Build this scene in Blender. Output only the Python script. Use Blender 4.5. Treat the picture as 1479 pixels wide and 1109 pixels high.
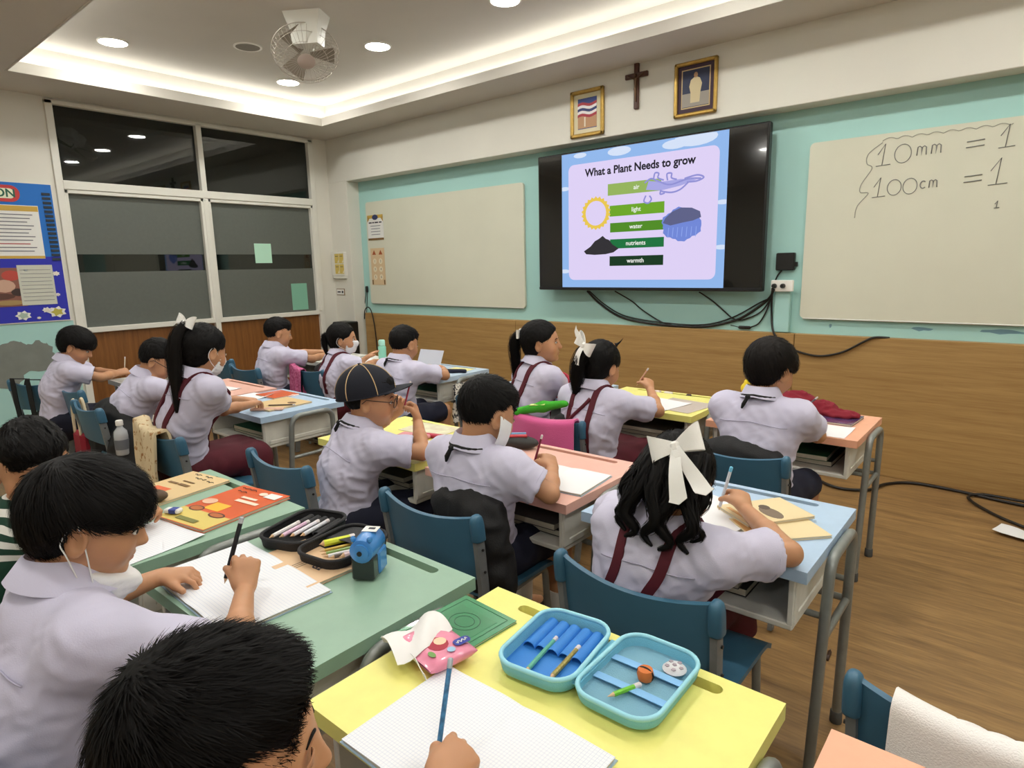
import bpy, math, random
import numpy as np
from mathutils import Vector, Matrix
from mathutils.geometry import tessellate_polygon

random.seed(7); RNG = np.random.default_rng(7)
scene = bpy.context.scene
for o in list(bpy.data.objects): bpy.data.objects.remove(o)
COL = scene.collection
PI = math.pi

# ------------------------------------------------------------------ camera
CAM_LOC = (0.0, 0.0, 1.35)
yaw, pitch, roll, foc = 0.69993, 0.18422, -0.02119, 911.75
_f = Vector((-math.sin(yaw)*math.cos(pitch), math.cos(yaw)*math.cos(pitch), -math.sin(pitch)))
_r = Vector((math.cos(yaw), math.sin(yaw), 0)); _u = _r.cross(_f)
_r2 = math.cos(roll)*_r + math.sin(roll)*_u; _u2 = _r2.cross(_f)
cam_data = bpy.data.cameras.new('camera'); cam = bpy.data.objects.new('camera', cam_data); COL.objects.link(cam)
cam.matrix_world = Matrix(((_r2.x, _u2.x, -_f.x, CAM_LOC[0]), (_r2.y, _u2.y, -_f.y, CAM_LOC[1]), (_r2.z, _u2.z, -_f.z, CAM_LOC[2]), (0, 0, 0, 1)))
cam_data.sensor_fit = 'HORIZONTAL'; cam_data.sensor_width = 36.0; cam_data.lens = foc/1479*36.0
cam_data.clip_start = 0.02; cam_data.clip_end = 60
scene.camera = cam
# ------------------------------------------------------------------ world, exposure
world = bpy.data.worlds.new('world'); scene.world = world; world.use_nodes = True
world.node_tree.nodes['Background'].inputs[0].default_value = (0.5, 0.55, 0.6, 1)
world.node_tree.nodes['Background'].inputs[1].default_value = 0.05
scene.view_settings.view_transform = 'Standard'; scene.view_settings.look = 'None'
scene.view_settings.gamma = 1.0; scene.view_settings.use_curve_mapping = False
scene.view_settings.exposure = 0.0
LAMP_STRENGTH = 150.0    # downlight diffusers
COVE_STRENGTH = 9.0
# ------------------------------------------------------------------ helpers
def lin(c):
    if isinstance(c, str): c = [int(c[i:i+2], 16) for i in (0, 2, 4)]
    return tuple(((v/255)/12.92 if v/255 <= .04045 else ((v/255+.055)/1.055)**2.4) for v in c)+(1,)

MATS = {}
def mat(name, col, rough=.5, metal=0, var=.0, vscale=8, bump=0, bscale=60, emit=0, spec=.5, stretch=None, sss=0, coat=0, trans=0, alpha=1, col2=None, sheen=0, ior=1.5):
    if name in MATS: return MATS[name]
    m = bpy.data.materials.new(name); m.use_nodes = True; nt = m.node_tree; b = nt.nodes['Principled BSDF']
    c = lin(col); b.inputs['Base Color'].default_value = c
    b.inputs['Roughness'].default_value = rough; b.inputs['Metallic'].default_value = metal
    b.inputs['Specular IOR Level'].default_value = spec; b.inputs['IOR'].default_value = ior
    if coat: b.inputs['Coat Weight'].default_value = coat
    if trans: b.inputs['Transmission Weight'].default_value = trans
    if alpha < 1: b.inputs['Alpha'].default_value = alpha
    if sheen: b.inputs['Sheen Weight'].default_value = sheen
    if sss:
        b.inputs['Subsurface Weight'].default_value = sss; b.inputs['Subsurface Radius'].default_value = (.02, .008, .004); b.inputs['Subsurface Scale'].default_value = .3
    if emit:
        b.inputs['Emission Color'].default_value = c; b.inputs['Emission Strength'].default_value = emit
    if var or bump or col2:
        tc = nt.nodes.new('ShaderNodeTexCoord'); src = tc.outputs['Object']
        if stretch:
            mp = nt.nodes.new('ShaderNodeMapping'); mp.inputs['Scale'].default_value = stretch; nt.links.new(src, mp.inputs['Vector']); src = mp.outputs['Vector']
    if var or col2:
        n = nt.nodes.new('ShaderNodeTexNoise'); n.inputs['Scale'].default_value = vscale; n.inputs['Detail'].default_value = 5
        nt.links.new(src, n.inputs['Vector'])
        r = nt.nodes.new('ShaderNodeValToRGB')
        r.color_ramp.elements[0].position = .3; r.color_ramp.elements[1].position = .7
        if col2: r.color_ramp.elements[0].color = lin(col2); r.color_ramp.elements[1].color = c
        else:
            r.color_ramp.elements[0].color = tuple(max(0, v*(1-var)) for v in c[:3])+(1,); r.color_ramp.elements[1].color = tuple(min(1, v*(1+var*.6)) for v in c[:3])+(1,)
        nt.links.new(n.outputs['Fac'], r.inputs['Fac']); nt.links.new(r.outputs['Color'], b.inputs['Base Color'])
    if bump:
        n2 = nt.nodes.new('ShaderNodeTexNoise'); n2.inputs['Scale'].default_value = bscale; n2.inputs['Detail'].default_value = 4
        nt.links.new(src, n2.inputs['Vector'])
        bp = nt.nodes.new('ShaderNodeBump'); bp.inputs['Strength'].default_value = bump; bp.inputs['Distance'].default_value = .004
        nt.links.new(n2.outputs['Fac'], bp.inputs['Height']); nt.links.new(bp.outputs['Normal'], b.inputs['Normal'])
    MATS[name] = m
    return m

def V(*a): return np.array(a, float)
def unit(v): v = np.asarray(v, float); return v/(np.linalg.norm(v)+1e-12)

class MB:
    def __init__(s): s.v = []; s.f = []; s.mi = []; s.cur = 0
    def add(s, vs, fs):
        o = len(s.v); s.v.extend([tuple(map(float, p)) for p in vs]); s.f.extend([tuple(i+o for i in f) for f in fs]); s.mi.extend([s.cur]*len(fs)); return s
    def box(s, c, sz, b=0, R=None):
        hx, hy, hz = [q/2 for q in sz]; c = np.array(c, float)
        b = min(b, hx*.95, hy*.95, hz*.95)
        if b <= 0:
            vs = [V(x, y, z) for x in (-hx, hx) for y in (-hy, hy) for z in (-hz, hz)]
            fs = [(0, 1, 3, 2), (4, 6, 7, 5), (0, 4, 5, 1), (2, 3, 7, 6), (0, 2, 6, 4), (1, 5, 7, 3)]
        else:
            vs = []; ix = {}
            for sx in (-1, 1):
                for sy in (-1, 1):
                    for sz_ in (-1, 1):
                        for a in range(3):
                            d = [hx-b, hy-b, hz-b]; d[a] += b
                            ix[(sx, sy, sz_, a)] = len(vs); vs.append(V(sx*d[0], sy*d[1], sz_*d[2]))
            fs = []
            S = (-1, 1)
            for sg in S:
                for a in range(3):
                    k = [(-1, -1), (1, -1), (1, 1), (-1, 1)]
                    q = []
                    for (p, r) in k:
                        t = [0, 0, 0]; t[a] = sg; t[(a+1) % 3] = p; t[(a+2) % 3] = r; q.append(ix[(*t, a)])
                    fs.append(tuple(q if sg > 0 else q[::-1]))
            for a in range(3):
                b1, b2 = (a+1) % 3, (a+2) % 3
                for p in S:
                    for r in S:
                        t0 = [0, 0, 0]; t1 = [0, 0, 0]
                        t0[a] = -1; t1[a] = 1
                        for t in (t0, t1): t[b1] = p; t[b2] = r
                        q = (ix[(*t0, b1)], ix[(*t1, b1)], ix[(*t1, b2)], ix[(*t0, b2)])
                        fs.append(q if p*r > 0 else q[::-1])
            for sx in S:
                for sy in S:
                    for sz_ in S:
                        q = tuple(ix[(sx, sy, sz_, a)] for a in range(3)); fs.append(q if sx*sy*sz_ > 0 else q[::-1])
        if R is not None: vs = [R @ p for p in vs]
        return s.add([p+c for p in vs], fs)
    def tube(s, path, r, n=10, caps=True, closed=False):
        P = [np.array(p, float) for p in path]; m = len(P)
        rr = r if hasattr(r, '__len__') else [r]*m
        T = []
        for i in range(m):
            if closed: t = P[(i+1) % m]-P[i-1]
            else: t = P[min(i+1, m-1)]-P[max(i-1, 0)]
            T.append(unit(t))
        nrm = V(0, 0, 1) if abs(T[0][2]) < .9 else V(1, 0, 0)
        vs = []
        for i in range(m):
            nrm = unit(nrm-T[i]*np.dot(nrm, T[i])); bn = np.cross(T[i], nrm)
            for k in range(n):
                a = 2*PI*k/n; vs.append(P[i]+rr[i]*(math.cos(a)*nrm+math.sin(a)*bn))
        fs = []
        for i in range(m if closed else m-1):
            j = (i+1) % m
            for k in range(n):
                k2 = (k+1) % n; fs.append((i*n+k, i*n+k2, j*n+k2, j*n+k))
        if caps and not closed: fs += [tuple(range(n))[::-1], tuple((m-1)*n+k for k in range(n))]
        return s.add(vs, fs)
    def lathe(s, prof, c=(0, 0, 0), n=24, R=None, caps=True):
        vs = []; c = np.array(c, float); m = len(prof)
        for (r, z) in prof:
            for k in range(n):
                a = 2*PI*k/n; p = V(r*math.cos(a), r*math.sin(a), z)
                if R is not None: p = R @ p
                vs.append(p+c)
        fs = [(i*n+k, i*n+(k+1) % n, (i+1)*n+(k+1) % n, (i+1)*n+k) for i in range(m-1) for k in range(n)]
        if caps: fs += [tuple(range(n))[::-1], tuple((m-1)*n+k for k in range(n))]
        return s.add(vs, fs)
    def prism(s, outline, t, M=None, holes=()):
        """outline: 2-D points (ccw); extruded 0..t along local z; M maps local 3-vector to world."""
        loops = [list(outline)]+[list(h) for h in holes]
        flat = [p for l in loops for p in l]; n = len(flat)
        tri = tessellate_polygon([[Vector((p[0], p[1], 0)) for p in l] for l in loops])
        vs = [V(p[0], p[1], 0) for p in flat]+[V(p[0], p[1], t) for p in flat]
        fs = []
        for a, b, c in tri:
            A, B, C = flat[a], flat[b], flat[c]
            up = (B[0]-A[0])*(C[1]-A[1])-(B[1]-A[1])*(C[0]-A[0]) > 0
            if not up: a, c = c, a
            fs.append((a+n, b+n, c+n)); fs.append((c, b, a))
        o = 0
        for li, l in enumerate(loops):
            m = len(l)
            ar = sum(l[i][0]*l[(i+1) % m][1]-l[(i+1) % m][0]*l[i][1] for i in range(m))
            for i in range(m):
                j = (i+1) % m; q = (o+i, o+j, o+j+n, o+i+n)
                if (ar > 0) != (li == 0): q = q[::-1]
                fs.append(q)
            o += m
        if M is not None: vs = [M(p) for p in vs]
        return s.add(vs, fs)
    def sheet(s, fn, nu, nv, t=0.002, closed_u=False):
        """fn(u,v)->point, u,v in 0..1 ; a sheet with thickness t (offset along its normal)"""
        P = np.array([[fn(i/nu, j/nv) for j in range(nv+1)] for i in range(nu+1)], float)
        du = np.gradient(P, axis=0); dv = np.gradient(P, axis=1); N = np.cross(du, dv); N /= (np.linalg.norm(N, axis=2, keepdims=True)+1e-12)
        A = P+N*t/2; B = P-N*t/2; w = nv+1; n = (nu+1)*w
        vs = list(A.reshape(-1, 3))+list(B.reshape(-1, 3)); fs = []
        for i in range(nu):
            for j in range(nv):
                q = (i*w+j, (i+1)*w+j, (i+1)*w+j+1, i*w+j+1); fs.append(q); fs.append(tuple(k+n for k in q[::-1]))
        for i in range(nu):
            for j0, fl in ((0, True), (nv, False)):
                q = (i*w+j0, (i+1)*w+j0, (i+1)*w+j0+n, i*w+j0+n); fs.append(q[::-1] if fl else q)
        for j in range(nv):
            for i0, fl in ((0, False), (nu, True)):
                q = (i0*w+j, i0*w+j+1, i0*w+j+1+n, i0*w+j+n); fs.append(q[::-1] if fl else q)
        return s.add(vs, fs)
    def build(s, name, m, parent=None, smooth=None, off=None):
        me = bpy.data.meshes.new(name)
        v = s.v if off is None else [(p[0]-off[0], p[1]-off[1], p[2]-off[2]) for p in s.v]
        me.from_pydata(v, [], s.f)
        ms = m if isinstance(m, (list, tuple)) else [m]
        for q in ms: me.materials.append(q)
        if len(ms) > 1: me.polygons.foreach_set('material_index', s.mi)
        if smooth:
            me.polygons.foreach_set('use_smooth', [True]*len(me.polygons))
            if smooth is not True:
                try: me.set_sharp_from_angle(angle=math.radians(smooth))
                except Exception: pass
        me.update()
        o = bpy.data.objects.new(name, me); COL.objects.link(o)
        if parent is not None: o.parent = parent
        return o

def tag(o, label=None, cat=None, group=None, kind=None):
    if label: o['label'] = label
    if cat: o['category'] = cat
    if group: o['group'] = group
    if kind: o['kind'] = kind
    return o
def thing(name, label, cat, loc=(0, 0, 0), rz=0, group=None):
    o = bpy.data.objects.new(name, None); COL.objects.link(o); o.empty_display_size = .05
    o.location = loc; o.rotation_euler = (0, 0, rz)
    return tag(o, label, cat, group)
def struct(name, mb, m, parent=None, smooth=None):
    o = mb.build(name, m, parent, smooth)
    if parent is None: o['kind'] = 'structure'
    return o
def solo(name, mb, m, label, cat, loc=(0, 0, 0), rz=0, group=None, smooth=None):
    o = mb.build(name, m, None, smooth); o.location = loc; o.rotation_euler = (0, 0, rz)
    return tag(o, label, cat, group)
def copy_tree(o, parent=None):
    c = o.copy(); COL.objects.link(c); c.parent = parent
    for ch in o.children: copy_tree(ch, c)
    return c
def fillet(path, r, n=5):
    """round the corners of a polyline"""
    P = [np.array(p, float) for p in path]; out = [P[0]]
    for i in range(1, len(P)-1):
        a = unit(P[i-1]-P[i]); b = unit(P[i+1]-P[i]); d = min(r, np.linalg.norm(P[i-1]-P[i])*.49, np.linalg.norm(P[i+1]-P[i])*.49)
        p0 = P[i]+a*d; p1 = P[i]+b*d
        for k in range(n+1):
            t = k/n; out.append((1-t)**2*p0+2*t*(1-t)*P[i]+t*t*p1)
    out.append(P[-1]); return out
def spline(pts, n=8):
    P = [np.array(p, float) for p in pts]; out = []
    for i in range(len(P)-1):
        p0 = P[max(i-1, 0)]; p1 = P[i]; p2 = P[i+1]; p3 = P[min(i+2, len(P)-1)]
        for k in range(n):
            t = k/n; out.append(.5*((2*p1)+(p2-p0)*t+(2*p0-5*p1+4*p2-p3)*t*t+(3*p1-p0-3*p2+p3)*t**3))
    out.append(P[-1]); return out
def rotz(a): c, s = math.cos(a), math.sin(a); return np.array([[c, -s, 0], [s, c, 0], [0, 0, 1.]])
def rotx(a): c, s = math.cos(a), math.sin(a); return np.array([[1., 0, 0], [0, c, -s], [0, s, c]])
def roty(a): c, s = math.cos(a), math.sin(a); return np.array([[c, 0, s], [0, 1., 0], [-s, 0, c]])
def frame_to(d, up=(0, 0, 1)):
    """rotation whose z column is d"""
    d = unit(d); u = np.array(up, float)
    if abs(np.dot(u, d)) > .98: u = V(1, 0, 0)
    x = unit(np.cross(u, d)); y = np.cross(d, x); return np.stack([x, y, d], axis=1)
def rrect(w, h, r, n=5, cx=0, cy=0):
    out = []
    for (sx, sy, a0) in ((1, 1, 0), (-1, 1, 90), (-1, -1, 180), (1, -1, 270)):
        for k in range(n+1):
            a = math.radians(a0+90*k/n); out.append((cx+sx*(w/2-r)+r*math.cos(a), cy+sy*(h/2-r)+r*math.sin(a)))
    return out
def circ(r, n=20, cx=0, cy=0, ry=None): return [(cx+r*math.cos(2*PI*k/n), cy+(ry or r)*math.sin(2*PI*k/n)) for k in range(n)]
def text_mb(txt, size, M, ext=.0006, bold=0.0, align='CENTER', shear=0):
    cu = bpy.data.curves.new('text', 'FONT'); cu.body = txt; cu.size = size; cu.align_x = align; cu.align_y = 'CENTER'; cu.extrude = ext; cu.offset = bold; cu.resolution_u = 3; cu.shear = shear
    ob = bpy.data.objects.new('text', cu); COL.objects.link(ob)
    dg = bpy.context.evaluated_depsgraph_get(); me = ob.evaluated_get(dg).to_mesh()
    mb = MB(); mb.add([M(np.array(v.co)) for v in me.vertices], [tuple(p.vertices) for p in me.polygons])
    ob.evaluated_get(dg).to_mesh_clear(); bpy.data.objects.remove(ob); bpy.data.curves.remove(cu)
    return mb
def wood_mat(name, c1, c2, axis='x', scale=3, rough=.45, stretch=18, coat=0, c3=None):
    if name in MATS: return MATS[name]
    m = bpy.data.materials.new(name); m.use_nodes = True; nt = m.node_tree; b = nt.nodes['Principled BSDF']
    tc = nt.nodes.new('ShaderNodeTexCoord'); mp = nt.nodes.new('ShaderNodeMapping'); nt.links.new(tc.outputs['Object'], mp.inputs['Vector'])
    sc = {'x': (1, stretch, stretch), 'y': (stretch, 1, stretch), 'z': (stretch, stretch, 1)}[axis]; mp.inputs['Scale'].default_value = sc
    n = nt.nodes.new('ShaderNodeTexNoise'); n.inputs['Scale'].default_value = scale; n.inputs['Detail'].default_value = 8; n.inputs['Roughness'].default_value = .65; n.inputs['Distortion'].default_value = .3
    nt.links.new(mp.outputs['Vector'], n.inputs['Vector'])
    n3 = nt.nodes.new('ShaderNodeTexNoise'); n3.inputs['Scale'].default_value = scale*5; n3.inputs['Detail'].default_value = 4; nt.links.new(mp.outputs['Vector'], n3.inputs['Vector'])
    mx = nt.nodes.new('ShaderNodeMath'); mx.operation = 'MULTIPLY_ADD'; mx.inputs[1].default_value = .35; nt.links.new(n3.outputs['Fac'], mx.inputs[0]); 
    ad = nt.nodes.new('ShaderNodeMath'); ad.operation = 'MULTIPLY'; ad.inputs[1].default_value = .68; nt.links.new(n.outputs['Fac'], ad.inputs[0]); nt.links.new(ad.outputs[0], mx.inputs[2])
    r = nt.nodes.new('ShaderNodeValToRGB'); r.color_ramp.elements[0].position = .36; r.color_ramp.elements[0].color = lin(c2); r.color_ramp.elements[1].position = .66; r.color_ramp.elements[1].color = lin(c1)
    nt.links.new(mx.outputs[0], r.inputs['Fac']); nt.links.new(r.outputs['Color'], b.inputs['Base Color'])
    bp = nt.nodes.new('ShaderNodeBump'); bp.inputs['Strength'].default_value = .12; bp.inputs['Distance'].default_value = .002; nt.links.new(n.outputs['Fac'], bp.inputs['Height']); nt.links.new(bp.outputs['Normal'], b.inputs['Normal'])
    b.inputs['Roughness'].default_value = rough
    if coat: b.inputs['Coat Weight'].default_value = coat; b.inputs['Coat Roughness'].default_value = .25
    MATS[name] = m; return m
# ------------------------------------------------------------------ the room
XW, YW = -6.24, 4.41            # window wall, front (screen) wall
XR, YB = 2.6, -3.6              # far right wall and back wall, behind the camera
ZS, ZC = 2.75, 2.98             # soffit, raised ceiling
M_white = mat('wall_white', 'dedcd2', .75, var=.04, vscale=1.5, bump=.05, bscale=90)
M_mint = mat('wall_mint', 'a8d4cf', .7, var=.05, vscale=1.2, bump=.05, bscale=90)
M_soffit = mat('ceiling_paint', 'cfcbc2', .85, var=.03, vscale=2)
M_frame = mat('window_paint', 'e0dfd6', .45, var=.03, vscale=6)
M_floor = wood_mat('floor_wood', 'a07e50', '715535', 'x', 2.2, .42, 9)
M_wain = wood_mat('wainscot_wood', 'b2905a', '987443', 'x', 1.6, .5, 26)
M_veneer = wood_mat('veneer_wood', '8a5a2a', '6a4018', 'z', 1.3, .45, 22)
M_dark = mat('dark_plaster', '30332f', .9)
M_black = mat('black_plastic', '141414', .4)
M_lampglow = mat('lamp_glow', 'fffdf6', emit=LAMP_STRENGTH)

mb = MB(); mb.box(((XW+XR)/2, (YW+YB)/2, -.05), (XR-XW+.4, YW-YB+.4, .1)); struct('floor', mb, M_floor)
# front wall: mint field, white beam above it, wood wainscot below
wf = MB(); wf.box(((XW+XR)/2, YW+.11, 1.5), (XR-XW+.4, .1, 3.1)); wall_front = struct('wall_front', wf, M_mint)
b = MB(); b.box(((XW+XR)/2, YW-.02, (2.29+3.05)/2), (XR-XW, .16, 3.05-2.29), .004); b.build('beam', M_white, wall_front)
b = MB(); b.box((XW+.165, YW-.02, 1.145), (.33, .16, 2.29), .004); b.build('pier', M_white, wall_front)
xs = [-5.86, -3.66, -1.251, 1.15, 2.58]
for i in range(4):
    b = MB(); b.box(((xs[i]+xs[i+1])/2, YW+.03, .435), (xs[i+1]-xs[i]-.004, .06, .87), .003); b.build('wood_panel', M_wain, wall_front)
b = MB(); b.box((-1.345, YW+.035, 1.03), (.10, .05, .31), .004); b.build('cable_duct', M_mint, wall_front)
# window wall
wl = MB()
ya, yb = 1.72, 4.13
wl.box((XW-.06, (YB+ya)/2, 1.5), (.12, ya-YB, 3.1)); wl.box((XW-.06, (yb+YW+.1)/2, 1.5), (.12, YW+.1-yb, 3.1)); wl.box((XW-.06, (ya+yb)/2, 2.88), (.12, yb-ya, .3))
wall_left = struct('wall_left', wl, M_white)
b = MB(); b.box((XW+.002, (YB+ya)/2-.005, .49), (.006, ya-YB-.02, .98), .001); b.build('dado_paint', M_mint, wall_left)
random.seed(3)
out = [(-.9, -.30), (-.45, -.34), (-.28, -.18), (-.12, -.24), (-.02, -.1), (.1, -.12), (.17, .0), (.15, .1), (.08, .13), (.0, .12), (-.08, .15), (-.2, .12), (-.3, .18), (-.5, .17), (-.9, .2)]
out = [(p[0], p[1]) for p in spline([(x, y, 0) for x, y in out], 5)]
out = [(x+random.uniform(-.012, .012), y+random.uniform(-.012, .012)) for x, y in out]
b = MB(); b.prism(out, .002, lambda p: V(XW+.0055+p[2], 1.36+p[0], .70+p[1])); b.build('bare_plaster_patch', mat('grey_plaster', '7d827c', .9, var=.08, vscale=12), wall_left)
# window: frame, panes, veneer infill
win = MB(); fz = XW-.03
def bar(y0, y1, z0, z1, d=.07): win.box((fz+d/2-.03, (y0+y1)/2, (z0+z1)/2), (d, y1-y0, z1-z0), .004)
bar(ya, ya+.055, 0, 2.73, .08); bar(4.075, yb, 0, 2.73, .08); bar(ya, yb, 2.70, 2.735, .08)
bar(ya+.05, 4.08, 2.045, 2.115, .085); bar(2.895, 2.945, 0, 2.72, .08)
bar(ya+.05, 4.08, .865, .91, .075); bar(ya+.05, 4.08, 0, .06, .07)
for y0, y1 in ((ya+.05, 2.90), (2.94, 4.08)):
    win.box((fz+.02, y0+.014, 1.48), (.05, .028, 1.15), .003); win.box((fz+.02, y1-.014, 1.48), (.05, .028, 1.15), .003)
    win.box((fz+.02, (y0+y1)/2, 2.03), (.05, y1-y0, .03), .003)
window_1 = struct('window_1', win, M_frame)
b = MB(); b.box((fz+.058, 4.075, .93), (.02, .03, .05), .006); b.build('latch', M_frame, window_1)
M_glass = mat('dark_glass', '46504a', .02, trans=.92, ior=1.6, spec=.6)
M_film = mat('frosted_film', '5d625c', .55, var=.05, vscale=40)
for y0, y1 in ((ya+.05, 2.90), (2.94, 4.08)):
    b = MB(); b.box((fz-.005, (y0+y1)/2, 2.41), (.006, y1-y0, .6)); b.build('glass_pane', M_glass, window_1)
    b = MB(); b.box((fz-.005, (y0+y1)/2, 1.48), (.006, y1-y0, 1.15)); b.build('glass_pane', M_glass, window_1)
    for z0, z1 in ((.9, 1.375), (1.525, 2.05)):
        b = MB(); b.box((fz+.002, (y0+y1)/2, (z0+z1)/2), (.003, y1-y0, z1-z0)); b.build('frosted_film', M_film, window_1)
    b = MB(); b.box((fz, (y0+y1)/2, .46), (.02, y1-y0, .82), .002); b.build('veneer_panel', M_veneer, window_1)
# dim corridor behind the glass
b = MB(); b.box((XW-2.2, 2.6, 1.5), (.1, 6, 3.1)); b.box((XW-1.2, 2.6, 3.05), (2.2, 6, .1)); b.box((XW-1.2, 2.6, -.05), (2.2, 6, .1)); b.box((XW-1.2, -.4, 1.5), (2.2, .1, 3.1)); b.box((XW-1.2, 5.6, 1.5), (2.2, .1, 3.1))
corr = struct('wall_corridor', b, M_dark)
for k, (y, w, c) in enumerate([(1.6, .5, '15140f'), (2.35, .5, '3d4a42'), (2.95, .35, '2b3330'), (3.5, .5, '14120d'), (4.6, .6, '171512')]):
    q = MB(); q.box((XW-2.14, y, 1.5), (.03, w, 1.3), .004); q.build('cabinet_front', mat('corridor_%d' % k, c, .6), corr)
# other walls
b = MB(); b.box((XR+.05, (YW+YB)/2, 1.5), (.1, YW-YB+.4, 3.1)); struct('wall_right', b, M_white)
b = MB(); b.box(((XW+XR)/2, YB-.05, 1.5), (XR-XW, .1, 3.1)); struct('wall_back', b, M_white)
# ceiling with lit coves
TX0, TX1, TY0, TY1 = -5.64, 1.6, 1.37, 3.87; CV = .16
ceil = MB(); ceil.box(((XW+XR)/2, (YW+YB)/2, ZC+.05), (XR-XW+.3, YW-YB+.3, .1)); ceiling = struct('ceiling', ceil, M_soffit)
sof = MB()
def slab(x0, x1, y0, y1): sof.box(((x0+x1)/2, (y0+y1)/2, ZS+.03), (x1-x0, y1-y0, .06))
slab(XW, TX0, YB, YW); slab(TX1, XR, YB, YW); slab(TX0, TX1, TY1, YW); slab(TX0, TX1, YB, TY0)
sof.build('soffit', M_soffit, ceiling)
up = MB()
def rise(x0, x1, y0, y1): up.box(((x0+x1)/2, (y0+y1)/2, (ZS+.06+ZC)/2), (x1-x0, y1-y0, ZC-ZS-.06))
rise(TX0-CV-.04, TX0-CV, TY0-CV, TY1+CV); rise(TX1+CV, TX1+CV+.04, TY0-CV, TY1+CV); rise(TX0-CV, TX1+CV, TY1+CV, TY1+CV+.04); rise(TX0-CV, TX1+CV, TY0-CV-.04, TY0-CV)
up.build('cove_wall', M_soffit, ceiling)
M_cove = mat('cove_led', 'fffefa', emit=COVE_STRENGTH)
for (x0, y0, x1, y1) in ((TX0-.09, TY0-.09, TX0-.06, TY1+.09), (TX1+.06, TY0-.09, TX1+.09, TY1+.09), (TX0-.09, TY1+.06, TX1+.09, TY1+.09), (TX0-.09, TY0-.09, TX1+.09, TY0-.06)):
    b = MB(); b.box(((x0+x1)/2, (y0+y1)/2, ZS+.072), (x1-x0, y1-y0, .018)); b.build('led_strip', M_cove, ceiling)
# a fine fascia bead round the tray edge
b = MB()
for (x0, y0, x1, y1) in ((TX0-.012, TY0-.012, TX0+.004, TY1+.012), (TX1-.004, TY0-.012, TX1+.012, TY1+.012), (TX0-.012, TY1-.004, TX1+.012, TY1+.012), (TX0-.012, TY0-.012, TX1+.012, TY0+.004)):
    b.box(((x0+x1)/2, (y0+y1)/2, ZS+.034), (x1-x0, y1-y0, .076), .002)
b.build('tray_fascia', M_soffit, ceiling)
# downlights
M_rim = mat('lamp_rim', 'f2f0ea', .4)
def downlight(x, y, z, label):
    t = thing('downlight', label, 'ceiling light', (x, y, z), group='round ceiling downlights')
    b = MB(); b.lathe([(.088, 0), (.1, 0), (.1, -.006), (.09, -.01), (.086, -.006)], n=28, caps=False); b.build('rim', M_rim, t, 40)
    b = MB(); b.lathe([(.088, -.001), (.088, -.005)], n=28); b.build('diffuser', M_lampglow, t)
downlight(-5.27, 1.93, ZC, 'round lit downlight in the ceiling tray, leftmost, over the bulletin board corner')
downlight(-5.28, 3.31, ZC, 'round lit downlight right below the ceiling fan in the photo')
downlight(-3.99, 3.27, ZC, 'round lit downlight to the right of the ceiling fan')
downlight(-2.76, 3.29, ZC, 'round lit downlight cut by the top edge of the photo')
downlight(-4.0, 1.93, ZC, 'round lit downlight on the near side of the ceiling fan')
for x in (-2.76, -1.5, -.25, 1.0):
    for y in (1.93, 3.29):
        if not (x == -2.76 and y > 3): downlight(x, y, ZC, 'round lit downlight farther right in the ceiling tray, outside the photo')
for x in (-4.6, -2.9, -1.2, .5, 2.0):  # unseen downlights added to brighten the foreground
    for y in (.1, -1.9): downlight(x, y, ZS, 'added unseen downlight in the low ceiling behind the photographer, lighting the foreground')
# ceiling speaker
t = thing('ceiling_speaker', 'round grey mesh speaker set in the ceiling beside the fan', 'speaker', (-4.69, 2.63, ZC))
b = MB(); b.lathe([(.085, 0), (.1, 0), (.1, -.006), (.09, -.009), (.085, -.005)], n=28, caps=False); b.build('rim', M_rim, t, 40)
b = MB(); b.lathe([(.086, -.001), (.086, -.005)], n=28); b.build('grille', mat('speaker_mesh', '8a8478', .7, bump=.8, bscale=500), t)
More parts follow.
